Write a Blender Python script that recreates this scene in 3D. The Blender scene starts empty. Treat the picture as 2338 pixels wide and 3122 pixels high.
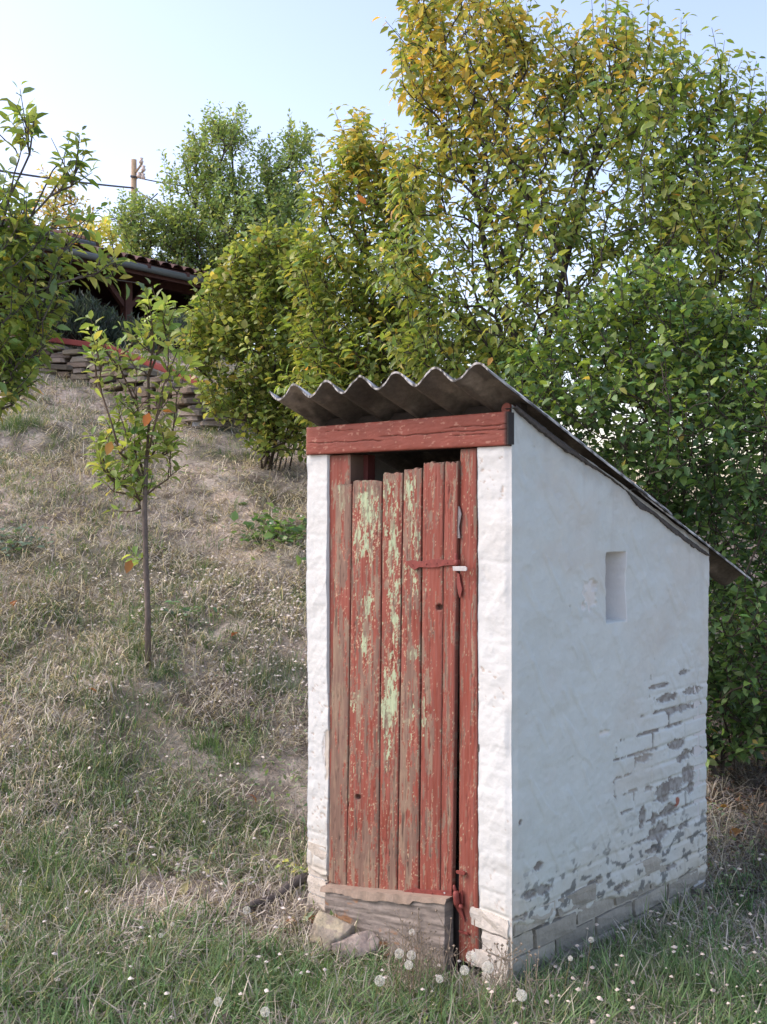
import bpy, bmesh, math, random
import numpy as np
from mathutils import Vector, Matrix
random.seed(7)
RNG = np.random.default_rng(11)

# ------------------------------------------------------------------ camera
F, CX, HY, CAMZ = 3200.0, 1169.0, 1530.0, 1.65      # focal length and horizon in photo pixels
scn = bpy.context.scene
C = scn.collection
cam_d = bpy.data.cameras.new('camera')
cam_d.sensor_fit = 'VERTICAL'; cam_d.sensor_height = 36.0; cam_d.lens = 36.0 * F / 3122.0
cam_d.shift_y = -31.0 / 3122.0
cam_d.clip_start = 0.05; cam_d.clip_end = 2000
cam = bpy.data.objects.new('camera', cam_d); C.objects.link(cam)
cam.location = (0, 0, CAMZ); cam.rotation_euler = (math.radians(90), 0, 0)
scn.camera = cam

# ------------------------------------------------------------------ sky, sun, exposure
SUN_AZ, SUN_EL = math.radians(274), math.radians(44)   # clockwise from +Y: behind the camera, to the left
w = bpy.data.worlds.new('World'); scn.world = w; w.use_nodes = True
nt = w.node_tree; nt.nodes.clear()
sky = nt.nodes.new('ShaderNodeTexSky'); sky.sky_type = 'NISHITA'; sky.sun_disc = False
sky.sun_elevation = SUN_EL; sky.sun_rotation = SUN_AZ
sky.altitude = 100; sky.air_density = 1.0; sky.dust_density = 2.0; sky.ozone_density = 1.6
bg = nt.nodes.new('ShaderNodeBackground'); bg.inputs['Strength'].default_value = 0.135
wo = nt.nodes.new('ShaderNodeOutputWorld')
wb = nt.nodes.new('ShaderNodeVectorMath'); wb.operation = 'MULTIPLY'; wb.inputs[1].default_value = (1.16, 0.965, 0.915)   # white balance of the picture
nt.links.new(sky.outputs[0], wb.inputs[0]); nt.links.new(wb.outputs[0], bg.inputs[0]); nt.links.new(bg.outputs[0], wo.inputs[0])
sun_d = bpy.data.lights.new('sun', 'SUN'); sun_d.energy = 0.72; sun_d.angle = math.radians(50)
sun_d.color = (1.0, 0.97, 0.94)
sun = bpy.data.objects.new('sun', sun_d); C.objects.link(sun)
to_sun = Vector((math.sin(SUN_AZ) * math.cos(SUN_EL), math.cos(SUN_AZ) * math.cos(SUN_EL), math.sin(SUN_EL)))
sun.rotation_euler = to_sun.to_track_quat('Z', 'Y').to_euler()
scn.view_settings.view_transform = 'Standard'; scn.view_settings.look = 'None'
scn.view_settings.gamma = 1.0; scn.view_settings.use_curve_mapping = False
scn.view_settings.exposure = 1.58
scn.cycles.max_bounces = 6; scn.cycles.transparent_max_bounces = 4

# ------------------------------------------------------------------ helpers
def at(px, py, Y):
    """point at depth Y that the photo shows at pixel px, py"""
    return np.array([(px - CX) / F * Y, Y, CAMZ + (HY - py) / F * Y])

def hash2(ix, iy, seed):
    h = (ix.astype(np.int64) * 374761393 + iy.astype(np.int64) * 668265263 + seed * 974634777) & 0xffffffff
    h = ((h ^ (h >> 13)) * 1274126177) & 0xffffffff
    h = (h ^ (h >> 16)) & 0xffffffff
    return h.astype(np.float64) / 4294967295.0

def vnoise(x, y, seed=0):
    x = np.asarray(x, float); y = np.asarray(y, float)
    ix = np.floor(x); iy = np.floor(y); fx = x - ix; fy = y - iy
    fx = fx * fx * (3 - 2 * fx); fy = fy * fy * (3 - 2 * fy)
    a = hash2(ix, iy, seed); b = hash2(ix + 1, iy, seed); c = hash2(ix, iy + 1, seed); d = hash2(ix + 1, iy + 1, seed)
    return (a * (1 - fx) + b * fx) * (1 - fy) + (c * (1 - fx) + d * fx) * fy

def fbm(x, y, seed=0, octv=4, gain=0.5):
    s = 0; a = 1; t = 0
    for k in range(octv):
        s = s + a * vnoise(np.asarray(x) * 2 ** k + 17.3 * k, np.asarray(y) * 2 ** k + 5.1 * k, seed + k); t += a; a *= gain
    return s / t

def sstep(a, b, x):
    t = np.clip((x - a) / (b - a), 0, 1); return t * t * (3 - 2 * t)

def mesh_from(name, V, Fc, mat, parent=None, col=None, smooth=True, sizes=None):
    """V (n,3); Fc (m,k) array of equal-size faces, or a list of such arrays"""
    me = bpy.data.meshes.new(name)
    V = np.asarray(V, np.float32)
    if not isinstance(Fc, list): Fc = [Fc]
    Fc = [np.asarray(f, np.int32) for f in Fc if len(f)]
    loops = np.concatenate([f.ravel() for f in Fc])
    sz = np.concatenate([np.full(len(f), f.shape[1], np.int32) for f in Fc])
    st = np.concatenate([[0], np.cumsum(sz)[:-1]]).astype(np.int32)
    me.vertices.add(len(V)); me.vertices.foreach_set('co', V.ravel())
    me.loops.add(len(loops)); me.loops.foreach_set('vertex_index', loops)
    me.polygons.add(len(sz)); me.polygons.foreach_set('loop_start', st)
    try: me.polygons.foreach_set('loop_total', sz)
    except Exception: pass
    me.polygons.foreach_set('use_smooth', np.full(len(sz), smooth))
    me.update(calc_edges=True)
    if col is not None:
        c = np.ones((len(V), 4), np.float32); c[:, :3] = col
        at_ = me.attributes.new('col', 'FLOAT_COLOR', 'POINT'); at_.data.foreach_set('color', c.ravel())
    me.materials.append(mat)
    o = bpy.data.objects.new(name, me); C.objects.link(o)
    if parent is not None: o.parent = parent
    return o

def tag(o, label=None, cat=None, group=None, kind=None):
    if label: o['label'] = label
    if cat: o['category'] = cat
    if group: o['group'] = group
    if kind: o['kind'] = kind
    return o

def empty(name, loc, label, cat, group=None):
    o = bpy.data.objects.new(name, None); C.objects.link(o); o.location = tuple(loc)
    o.empty_display_size = 0.1
    return tag(o, label, cat, group)

def own(o, root):
    """parent a mesh built in world coordinates to a thing that stands elsewhere"""
    o.parent = root
    p = root; off = Vector((0, 0, 0))
    while p is not None: off += p.location; p = p.parent
    o.location = Vector(o.location) - off
    return o

def mat_col(name, rough=0.8, bump=None, colour=None, transl=0.0, stretch=(1, 1, 1), var=0.0, vscale=30.0, objcol=False, spec=0.3):
    """procedural material: colour attribute 'col' (or a plain colour) broken up by noise, fine relief by bump"""
    m = bpy.data.materials.new(name); m.use_nodes = True
    t = m.node_tree; t.nodes.clear(); N = t.nodes.new; L = t.links.new
    out = N('ShaderNodeOutputMaterial'); bs = N('ShaderNodeBsdfPrincipled')
    bs.inputs['Roughness'].default_value = rough; bs.inputs['Specular IOR Level'].default_value = spec
    tc = N('ShaderNodeTexCoord'); mp = N('ShaderNodeMapping'); mp.inputs['Scale'].default_value = stretch
    L(tc.outputs['Object'], mp.inputs[0])
    if colour is None:
        a = N('ShaderNodeAttribute'); a.attribute_name = 'col'; cs = a.outputs['Color']
    else:
        a = N('ShaderNodeRGB'); a.outputs[0].default_value = (*colour, 1); cs = a.outputs[0]
    if objcol:
        oi = N('ShaderNodeObjectInfo'); mx = N('ShaderNodeMix'); mx.data_type = 'RGBA'; mx.blend_type = 'MULTIPLY'; mx.inputs[0].default_value = 1
        L(cs, mx.inputs[6]); L(oi.outputs['Color'], mx.inputs[7]); cs = mx.outputs[2]
    if var:
        nz = N('ShaderNodeTexNoise'); nz.inputs['Scale'].default_value = vscale; nz.inputs['Detail'].default_value = 6; nz.inputs['Roughness'].default_value = 0.65
        L(mp.outputs[0], nz.inputs[0])
        mr = N('ShaderNodeMapRange'); mr.inputs[1].default_value = 0.25; mr.inputs[2].default_value = 0.75
        mr.inputs[3].default_value = 1 - var; mr.inputs[4].default_value = 1 + var
        L(nz.outputs[0], mr.inputs[0])
        mx = N('ShaderNodeVectorMath'); mx.operation = 'SCALE'; L(cs, mx.inputs[0]); L(mr.outputs[0], mx.inputs['Scale']); cs = mx.outputs[0]
    L(cs, bs.inputs['Base Color'])
    if bump:
        sc, st, dist = bump
        nb = N('ShaderNodeTexNoise'); nb.inputs['Scale'].default_value = sc; nb.inputs['Detail'].default_value = 8; nb.inputs['Roughness'].default_value = 0.6
        L(mp.outputs[0], nb.inputs[0])
        bp = N('ShaderNodeBump'); bp.inputs['Strength'].default_value = st; bp.inputs['Distance'].default_value = dist
        L(nb.outputs[0], bp.inputs['Height']); L(bp.outputs[0], bs.inputs['Normal'])
    if transl > 0:
        tr = N('ShaderNodeBsdfTranslucent'); ms = N('ShaderNodeMixShader'); ms.inputs[0].default_value = transl
        g = N('ShaderNodeVectorMath'); g.operation = 'MULTIPLY'; g.inputs[1].default_value = (1.3, 1.25, 0.6); L(cs, g.inputs[0])
        L(g.outputs[0], tr.inputs[0]); L(bs.outputs[0], ms.inputs[1]); L(tr.outputs[0], ms.inputs[2]); L(ms.outputs[0], out.inputs[0])
    else:
        L(bs.outputs[0], out.inputs[0])
    return m

M_wall = mat_col('limewash', 0.9, (55, 0.5, 0.004), var=0.05, vscale=14)
M_brick = mat_col('whitewashed_brick', 0.95, (70, 0.8, 0.006), objcol=True, var=0.22, vscale=22)
M_paint = mat_col('peeling_paint', 0.7, (40, 0.6, 0.0025), stretch=(1, 1, 0.06), var=0.12, vscale=60)
M_lintel = mat_col('painted_beam', 0.65, (45, 0.6, 0.003), stretch=(1, 1, 1), var=0.10, vscale=18)
M_greywood = mat_col('grey_wood', 0.9, (26, 0.9, 0.006), stretch=(1, 1, 1), var=0.2, vscale=25)
M_fibre = mat_col('weathered_fibre_cement', 0.9, (90, 0.8, 0.004), var=0.35, vscale=45)
M_redmetal = mat_col('red_painted_iron', 0.6, (60, 0.4, 0.002), colour=(0.20, 0.048, 0.038), var=0.3, vscale=60)
M_zinc = mat_col('galvanised_steel', 0.4, (60, 0.3, 0.001), colour=(0.42, 0.42, 0.41), var=0.2, vscale=80, spec=0.6)
M_bark = mat_col('bark', 0.95, (30, 0.8, 0.01), var=0.3, vscale=25)
M_leaf = mat_col('leaf', 0.42, None, transl=0.42, objcol=True, spec=0.5)
M_grass = mat_col('grass_blade', 0.65, None, transl=0.25, spec=0.2)
M_soil = mat_col('dry_soil', 1.0, (45, 1.0, 0.03), var=0.5, vscale=28, spec=0.1)
M_rock = mat_col('limestone', 0.9, (25, 0.9, 0.012), var=0.25, vscale=9)
M_fluff = mat_col('seed_fluff', 0.9, None, colour=(0.74, 0.74, 0.74), transl=0.25)
M_stone = mat_col('wall_stone', 0.95, (20, 0.8, 0.01), colour=(0.23, 0.195, 0.155), objcol=True, var=0.3, vscale=8)
M_darkwood = mat_col('brown_stained_wood', 0.7, (20, 0.5, 0.004), colour=(0.075, 0.03, 0.022), var=0.3, vscale=10)
M_tile = mat_col('clay_tile', 0.8, (20, 0.5, 0.005), colour=(0.15, 0.085, 0.07), objcol=True, var=0.3, vscale=6)
M_gutter = mat_col('grey_gutter', 0.5, None, colour=(0.12, 0.13, 0.12), var=0.1, vscale=5)
M_redwall = mat_col('red_render', 0.8, (20, 0.5, 0.005), colour=(0.22, 0.05, 0.04), var=0.25, vscale=4)
M_pole = mat_col('pole_wood', 0.9, None, colour=(0.36, 0.27, 0.17), var=0.2, vscale=3)
M_cable = mat_col('cable', 0.6, None, colour=(0.06, 0.06, 0.065))
M_porc = mat_col('porcelain', 0.3, None, colour=(0.6, 0.5, 0.42))

def add_box(V, Fq, c, ax, half):
    """append a box to lists: c centre, ax three axis vectors, half extents"""
    b = len(V); c = np.asarray(c, float)
    for sx in (-1, 1):
        for sy in (-1, 1):
            for sz in (-1, 1):
                V.append(c + sx * half[0] * np.asarray(ax[0]) + sy * half[1] * np.asarray(ax[1]) + sz * half[2] * np.asarray(ax[2]))
    for q in ((0, 1, 3, 2), (4, 6, 7, 5), (0, 4, 5, 1), (2, 3, 7, 6), (0, 2, 6, 4), (1, 5, 7, 3)):
        Fq.append([b + k for k in q])

def tube(pts, rad, n=8, cap=True):
    pts = np.asarray(pts, float); m = len(pts)
    if np.isscalar(rad): rad = [rad] * m
    V = []; Fq = []; ref = np.array([0.31, 0.17, 0.93])
    for i in range(m):
        d = pts[min(i + 1, m - 1)] - pts[max(i - 1, 0)]; d /= np.linalg.norm(d) + 1e-9
        r_ = ref if abs(d @ ref) < 0.9 else np.array([1.0, 0, 0])
        a = np.cross(d, r_); a /= np.linalg.norm(a); b = np.cross(d, a)
        for k in range(n):
            t = 2 * math.pi * k / n
            V.append(pts[i] + rad[i] * (math.cos(t) * a + math.sin(t) * b))
    for i in range(m - 1):
        for k in range(n):
            Fq.append([i * n + k, i * n + (k + 1) % n, (i + 1) * n + (k + 1) % n, (i + 1) * n + k])
    if cap:
        for e in (0, m - 1):
            V.append(pts[e]); c = len(V) - 1
            for k in range(n):
                a, b = e * n + k, e * n + (k + 1) % n
                Fq.append([c, b, a, a] if e == 0 else [c, a, b, b])
    return V, Fq

def poly_obj(name, V, Fq, mat, root=None, col=None, bevel=0.0, smooth=False):
    me = bpy.data.meshes.new(name)
    fs = []
    for f in Fq:
        g = []
        for k in f:
            if k not in g: g.append(k)
        fs.append(g)
    me.from_pydata([tuple(v) for v in V], [], fs)
    bm = bmesh.new(); bm.from_mesh(me); bmesh.ops.recalc_face_normals(bm, faces=bm.faces)
    if bevel:
        bmesh.ops.bevel(bm, geom=[e for e in bm.edges if e.is_manifold and e.calc_face_angle(0) > 0.6], offset=bevel, segments=2, affect='EDGES', profile=0.6)
    bm.to_mesh(me); bm.free()
    for p in me.polygons: p.use_smooth = smooth
    if col is not None:
        a_ = me.attributes.new('col', 'FLOAT_COLOR', 'POINT')
        a_.data.foreach_set('color', np.tile(np.array([*col, 1], np.float32), len(me.vertices)))
    me.materials.append(mat)
    o = bpy.data.objects.new(name, me); C.objects.link(o)
    if root is not None: own(o, root)
    return o

# ------------------------------------------------------------------ terrain
WALL_LINE = np.array([[-12.0, 13.6], [-4.6, 12.9], [-3.4, 12.6], [-2.0, 11.4], [-1.2, 11.5]])
def wall_y(x): return np.interp(x, WALL_LINE[:, 0], WALL_LINE[:, 1])
def ground(x, y, micro=True):
    x = np.asarray(x, float); y = np.asarray(y, float)
    yc = np.minimum(y, 13.2 + 0 * y)
    p = 0.35 * (yc - 4.35) - 0.12 * (np.clip(x, -14, 5) + 1.5)
    h = np.log1p(np.exp(np.clip(p * 9, -40, 40))) / 9
    fade = 1 - sstep(0.2, 2.6, x - 0.10 * (y - 5))
    h = h * fade
    terr = sstep(0.05, 0.35, y - wall_y(x)) * (1 - sstep(-1.6, -0.6, x))
    h = h + terr * 0.30
    h = h + 0.05 * np.clip(-x - 0.2, 0, 4) * sstep(5.4, 3.2, y)
    if micro:
        a = sstep(0.1, 0.6, h)
        h = h + (fbm(x * 1.4, y * 1.4, 3, 4) - 0.5) * (0.05 + 0.20 * a) + (fbm(x * 9, y * 9, 8, 3) - 0.5) * 0.03
    h = h - 0.055 * np.exp(-(((x + 0.07) / .34) ** 2 + ((y - 3.84) / .30) ** 2))
    return h - 0.05

def geo(a, b, n): return a * (b / a) ** (np.arange(1, n + 1) / n)
gx = np.concatenate([-6 - geo(0.05, 150, 34)[::-1], np.arange(-6, 5, 0.05), 5 + geo(0.05, 150, 34)])
gy = np.concatenate([1.5 - geo(0.05, 60, 24)[::-1], np.arange(1.5, 15, 0.05), 15 + geo(0.05, 300, 38)])
GX, GY = np.meshgrid(gx, gy); GZ = ground(GX, GY)
nx_, ny_ = len(gx), len(gy)
idx = np.arange(nx_ * ny_).reshape(ny_, nx_)
quads = np.stack([idx[:-1, :-1], idx[:-1, 1:], idx[1:, 1:], idx[1:, :-1]], -1).reshape(-1, 4)
n1 = fbm(GX * 2.2, GY * 2.2, 21, 4); n2 = fbm(GX * 7, GY * 7, 31, 4)
soil = np.array([0.44, 0.39, 0.32]); dark = np.array([0.095, 0.075, 0.055]); pale = np.array([0.52, 0.43, 0.34]); moss = np.array([0.075, 0.085, 0.035])
wd = sstep(0.42, 0.62, n2)[..., None]; wp = sstep(0.56, 0.68, n1)[..., None]; wm = sstep(0.5, 0.66, fbm(GX * 1.3, GY * 1.3, 77, 3))[..., None]
gc = soil * (1 - wd * 0.6) + dark * wd * 0.6; gc = gc * (1 - wp * 0.8) + pale * wp * 0.8; gc = gc * (1 - wm * 0.55) + moss * wm * 0.55
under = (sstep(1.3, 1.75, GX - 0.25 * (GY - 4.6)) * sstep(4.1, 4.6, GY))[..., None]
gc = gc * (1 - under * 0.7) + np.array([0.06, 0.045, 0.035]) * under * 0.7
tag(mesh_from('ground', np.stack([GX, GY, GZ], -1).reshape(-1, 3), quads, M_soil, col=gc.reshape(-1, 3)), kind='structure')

# ------------------------------------------------------------------ outhouse frame of reference
CO = np.array([0.441, 3.61]); S2 = math.sqrt(0.5)
UF = np.array([-S2, S2]); NF = np.array([-S2, -S2])      # along the front (to the left), out of the front
UD = np.array([S2, S2]); NS = np.array([S2, -S2])        # along the side (to the back), out of the side
W_F, D_S = 1.067, 1.37
def front(u, z, off=0.0):
    p = CO + UF * u + NF * off; return np.array([p[0], p[1], z])
def side(d, z, off=0.0):
    p = CO + UD * d + NS * off; return np.array([p[0], p[1], z])
def fpx(px, py, off=0.0):
    """pixel -> (u, z) on the front plane"""
    t = (px - CX) / F; o = CO + NF * off
    u = (o[0] - t * o[1]) / (S2 + t * S2); Y = o[1] + S2 * u
    return u, CAMZ + (HY - py) / F * Y
def spx(px, py, off=0.0):
    t = (px - CX) / F; o = CO + NS * off
    d = (t * o[1] - o[0]) / (S2 - t * S2); Y = o[1] + S2 * d
    return d, CAMZ + (HY - py) / F * Y
def roofz(d): return 2.045 - 0.412 * (d + 0.17)      # underside of troughs, falls towards the back

shed = empty('outhouse', (CO[0], CO[1], 0), 'small whitewashed brick outhouse with weathered red plank door and corrugated lean-to roof', 'outhouse')

CH = 0.072                                            # brick course height
def brick_joint(s, z, L=0.26):
    """distance to the nearest joint of the brick bond (m)"""
    k = np.floor(z / CH); fz = np.minimum(z / CH - k, 1 - (z / CH - k)) * CH
    sh = np.mod(k, 2) * L / 2 + (hash2(k, k * 0, 5) - 0.5) * 0.04
    f = (s + sh) / L; fx = np.abs(f - np.round(f)) * L
    return fz, fx
def wob(z): return (fbm(z * 4.0, z * 0 + 1.5, 90, 4) - 0.5) * 0.034 * sstep(1.86, 1.6, z)

def wall_panel(name, width, pos, zlow, ztop, is_side, s_off=0.0, n_s=None):
    step = 0.0042
    ns = max(4, int(width / step)); s = np.linspace(0, width, ns + 1)
    zmax = float(np.max(ztop(s))); nz = int((zmax - zlow) / 0.0046); z = np.linspace(zlow, zmax, nz + 1)
    Sg, Zg = np.meshgrid(s, z); Zg = np.minimum(Zg, ztop(Sg)); G = Sg + s_off
    seed = 40 if is_side else 60
    off = (fbm(G * 3, Zg * 3, seed, 3) - 0.5) * 0.020 + (fbm(G * 11, Zg * 16, seed + 5, 3) - 0.5) * 0.009 + (fbm(G * 60, Zg * 60, seed + 9, 3) - 0.5) * 0.0022
    rot = (G * 0.8 + Zg * 0.55); tr = fbm(rot * 22, (Zg * 0.8 - G * 0.5) * 5, seed + 3, 2)       # trowel strokes
    off += (sstep(0.62, 0.72, tr)) * (0.003 if is_side else 0.0012)
    fz, fx = brick_joint(G, Zg)
    joint = np.maximum(1 - sstep(0.003, 0.011, fz), 1 - sstep(0.003, 0.010, fx) * 1.0)
    jn = fbm(G * 25, Zg * 25, seed + 12, 3)
    if is_side:
        bx = sstep(0.65, 1.15, G + (jn - .5) * .3) * sstep(1.02, 0.72, Zg + (jn - .5) * .3)
        bx = np.maximum(bx, sstep(0.45, 0.25, Zg + (jn - .5) * .25) * 0.55)
    else:
        bx = sstep(0.35, 0.2, Zg + (jn - .5) * .2) * 0.7
        bx = np.maximum(bx, 0.10)
    off -= joint * bx * 0.006
    low = sstep(0.0, 0.03, (0.185 if is_side else 0.155) + (fbm(G * 5, Zg * 5, seed + 30, 5, .6) - 0.5) * 0.16 - 0.10 * (G if is_side else 0) - Zg)
    off = off * (1 - low) - low * 0.014 + (1 - low) * 0.004
    col = np.ones(G.shape + (3,))
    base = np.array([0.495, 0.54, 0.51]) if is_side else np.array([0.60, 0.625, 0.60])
    tn = fbm(G * 2.2, Zg * 2.2, seed + 50, 4)
    col[:] = base
    col *= (0.93 + 0.14 * tn)[..., None]
    if is_side:
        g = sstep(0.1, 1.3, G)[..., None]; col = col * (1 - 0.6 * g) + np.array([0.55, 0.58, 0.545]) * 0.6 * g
    def mix(c, wgt):
        nonlocal col
        wgt = np.clip(wgt, 0, 1)[..., None]; col = col * (1 - wgt) + np.array(c) * wgt
    mix((0.50, 0.47, 0.38), sstep(0.55, -0.05, Zg + (fbm(G * 5, Zg * 5, seed + 70, 4) - .5) * 0.5) * (0.75 if is_side else 0.55))   # damp stain at the foot
    mix((0.46, 0.46, 0.42), sstep(0.60, 0.75, fbm(G * 4, Zg * 9, seed + 71, 4)) * 0.25)
    peel = np.zeros(G.shape)
    if is_side:
        patches = [(2025, 2412, 26, 26), (2098, 2362, 26, 22), (2008, 2540, 30, 20), (2060, 2268, 30, 12), (2125, 2290, 22, 12), (2090, 2300, 18, 14),
                   (1960, 2310, 22, 10), (2030, 2128, 34, 10), (2110, 2105, 30, 8), (2070, 2160, 40, 8), (2125, 2148, 20, 6), (1650, 2715, 26, 14), (1610, 2725, 20, 10),
                   (1640, 2640, 14, 10), (1890, 2700, 30, 9), (1815, 2690, 20, 9), (1702, 2795, 11, 18), (1650, 2830, 20, 12), (1990, 2590, 30, 8), (2010, 2090, 30, 5), (2080, 2050, 20, 5), (1580, 2505, 5, 6), (1580, 2795, 26, 8), (1960, 2490, 10, 30), (2035, 2645, 26, 6), (1930, 2730, 30, 10), (2060, 2390, 30, 16), (2040, 2470, 22, 14), (1995, 2500, 8, 22), (2075, 2310, 12, 10), (2105, 2400, 14, 14), (2080, 2520, 18, 6), (1975, 2405, 12, 6)]
        for (px, py, a, b) in patches:
            d0, z0 = spx(px, py); Y = CO[1] + S2 * d0
            ra = a * 2.1 * Y / F; rb = b * 1.5 * Y / F
            peel = np.maximum(peel, np.exp(-(((G - d0) / ra) ** 2 + ((Zg - z0 + (G - d0) * 0.0) / rb) ** 2) * 0.8))
        rr = np.exp(-(((G - 1.0) / 0.36) ** 2 + ((Zg - 0.55) / 0.36) ** 2))
        peel = np.maximum(peel * 1.0, joint * np.clip(rr * 1.3, 0, 1) * 0.95 * sstep(.42, .62, fbm(G * 7, Zg * 9, 333, 3)))
        pk = sstep(0.50, 0.56, peel + (fbm(G * 34, Zg * 30, seed + 80, 5, .62) - 0.5) * 1.05 - 0.02)
        mix((0.21, 0.195, 0.175), pk * (0.72 + .28 * sstep(.4, .6, fbm(G * 60, Zg * 60, 82, 3)))); off -= pk * 0.006 - 0.004 * np.exp(-((peel + (fbm(G * 34, Zg * 30, seed + 80, 5, .62) - 0.5) * 1.05 - 0.48) / 0.03) ** 2)
        d0, z0 = spx(2062, 2445); rb = np.exp(-(((G - d0) / 0.022) ** 2 + ((Zg - z0) / 0.026) ** 2)); mix((0.32, 0.13, 0.09), sstep(.5, .6, rb + (jn - .5) * .5))
        # spalled spot left of the niche
        for (px, py, a, b) in [(1795, 1815, 22, 42), (1775, 1850, 10, 12), (1810, 1790, 9, 10), (1840, 2235, 14, 8)]:
            d0, z0 = spx(px, py); Y = CO[1] + S2 * d0
            q = np.exp(-(((G - d0) / (a * 1.7 * Y / F)) ** 2 + ((Zg - z0) / (b * 1.1 * Y / F)) ** 2))
            sp = sstep(0.4, 0.5, q + (fbm(G * 45, Zg * 45, 91, 3) - 0.5) * 1.0)
            off -= sp * 0.007; mix((0.66, 0.64, 0.60), sp * 0.7)
        st = sstep(0.52, 0.75, fbm(G * 16, Zg * 1.6, 420, 4)) * sstep(0.9, 0.1, (ztop(Sg) - Zg) / 0.55); mix((0.40, 0.40, 0.37), st * 0.35)
        mix((0.50, 0.47, 0.40), sstep(0.5, 0.7, fbm(G * 2.5, Zg * 3.5, 430, 4)) * 0.35)
        # dark speckle growth along the foot
        sk = sstep(0.60, 0.68, fbm(G * 30, Zg * 45, 400, 4) + 0.10 * np.exp(-((Zg - 0.24 - 0.0 * G) / 0.09) ** 2) - 0.06)
        mix((0.10, 0.105, 0.10), sk * sstep(0.5, 0.2, Zg) * 0.8)
        mix((0.30, 0.31, 0.29), sstep(0.10, 0.0, ztop(Sg) - Zg + (jn - .5) * 0.06) * 0.55)       # darker band along the top below the roof edge
    else:
        fl = sstep(0.70, 0.74, fbm(G * 55, Zg * 75, 501, 4) + 0.07 * sstep(0.7, 0.1, Zg)) * sstep(0.5, 0.62, fbm(G * 9, Zg * 7, 502, 2))
        mix((0.42, 0.34, 0.27), fl * 0.7); off -= fl * 0.002
        if s_off > 0.5:
            q = sstep(0.5, 0.58, np.exp(-(((G - 0.955) / 0.025) ** 2 + ((Zg - 0.62) / 0.12) ** 2)) + (fbm(G * 30, Zg * 20, 505, 3) - .5) * .6)
            mix((0.46, 0.41, 0.33), q * 0.8); off -= q * 0.003
            q = sstep(0.25, 0.10, Zg + (fbm(G * 20, Zg * 20, 515, 3) - .5) * .2); mix((0.50, 0.45, 0.36), q * 0.6)
    mix((0.48, 0.45, 0.38), low * 0.8)
    if is_side:
        x0, x1, z0, z1 = 0.577, 0.707, 1.188, 1.454
        e = 0.0
        ins = (G > x0 + e) & (G < x1 + e) & (Zg > z0 + e) & (Zg < z1 + e)
        off = np.where(ins, -0.13, off); mix((0.46, 0.455, 0.46), ins * (0.75 + .25 * sstep(.4, .6, fbm(G * 40, Zg * 25, 612, 3))))
        rim = np.exp(-((G - x1 - .006) / 0.006) ** 2) * (Zg > z0 - .01) * (Zg < z1); off += rim * 0.003 * (fbm(G * 50, Zg * 40, 71, 2)); mix((.70, .69, .68), rim * .6)
    # rounded, wandering edges
    wz = wob(Zg)
    e0 = G
    rnd = np.exp(-e0 / 0.008) * 0.010
    off = off * sstep(0, 0.03, e0) - rnd * 0 + wz * np.exp(-e0 / 0.12)
    shift = wz * np.exp(-e0 / 0.12)
    P = np.empty(G.shape + (3,))
    ux, nxv = (UD, NS) if is_side else (UF, NF)
    pos_s = G - shift
    P[..., 0] = CO[0] + ux[0] * pos_s + nxv[0] * off; P[..., 1] = CO[1] + ux[1] * pos_s + nxv[1] * off; P[..., 2] = Zg
    # return strips: far edge and near edge go 0.10 m into the wall so the panel has thickness
    n, m = G.shape; idx = np.arange(n * m).reshape(n, m)
    q = np.stack([idx[:-1, :-1], idx[:-1, 1:], idx[1:, 1:], idx[1:, :-1]], -1).reshape(-1, 4)
    zz = P.reshape(-1, 3)[:, 2]; keep = np.ptp(zz[q], axis=1) > 1e-5; q = q[keep]
    V = P.reshape(-1, 3); cc = col.reshape(-1, 3)
    ext = []
    inn = -0.12
    for colx in ((m - 1,) if is_side else ((0, m - 1) if s_off > 0.01 else (m - 1,))):
        b0 = len(V); e_ = P[:, colx].copy()
        sv = (G[:, colx])
        e_[:, 0] = CO[0] + ux[0] * sv + nxv[0] * inn; e_[:, 1] = CO[1] + ux[1] * sv + nxv[1] * inn
        V = np.vstack([V, e_]); cc = np.vstack([cc, col[:, colx] * 0.95])
        a = idx[:-1, colx]; b = idx[1:, colx]; c = b0 + np.arange(1, n); d = b0 + np.arange(0, n - 1)
        ext.append(np.stack([a, b, c, d], -1))
    q = np.vstack([q] + ext)
    o = mesh_from(name, V, q, M_wall, col=cc); own(o, shed); return o

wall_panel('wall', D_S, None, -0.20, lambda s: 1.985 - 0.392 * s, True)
LINT0 = 1.842
wall_panel('wall', 0.146, None, -0.20, lambda s: LINT0 + 0 * s, False)
wall_panel('wall', W_F - 0.943, None, -0.10, lambda s: LINT0 + 0 * s, False, s_off=0.943)
# plain far walls and inner leaves
def plain_wall(a, b, zt0, zt1, th):
    a = np.array(a); b = np.array(b); d = (b - a) / np.linalg.norm(b - a); nrm = np.array([-d[1], d[0]])
    V = []
    for p, zt in ((a, zt0), (b, zt1)):
        for s_ in (0, th):
            for z in (-0.2, zt): V.append([*(p + nrm * s_), z])
    Fq = [(0, 1, 5, 4), (2, 6, 7, 3), (0, 4, 6, 2), (1, 3, 7, 5), (0, 2, 3, 1), (4, 5, 7, 6)]
    poly_obj('wall', V, Fq, M_wall, shed, col=(0.55, 0.55, 0.53))
P_ = lambda u, d: CO + UF * u + UD * d
plain_wall(P_(W_F, 0.004), P_(W_F, D_S), 1.95, 1.43, -0.10)              # left
plain_wall(P_(W_F, D_S), P_(0.0, D_S), 1.40, 1.40, -0.10) if False else plain_wall(P_(0.004, D_S - 0.004), P_(W_F - 0.004, D_S - 0.004), 1.44, 1.44, 0.10)     # back
plain_wall(P_(0.135, 0.13), P_(0.135, D_S - 0.11), 1.90, 1.47, 0.02)       # inner skin of the right wall

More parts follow.
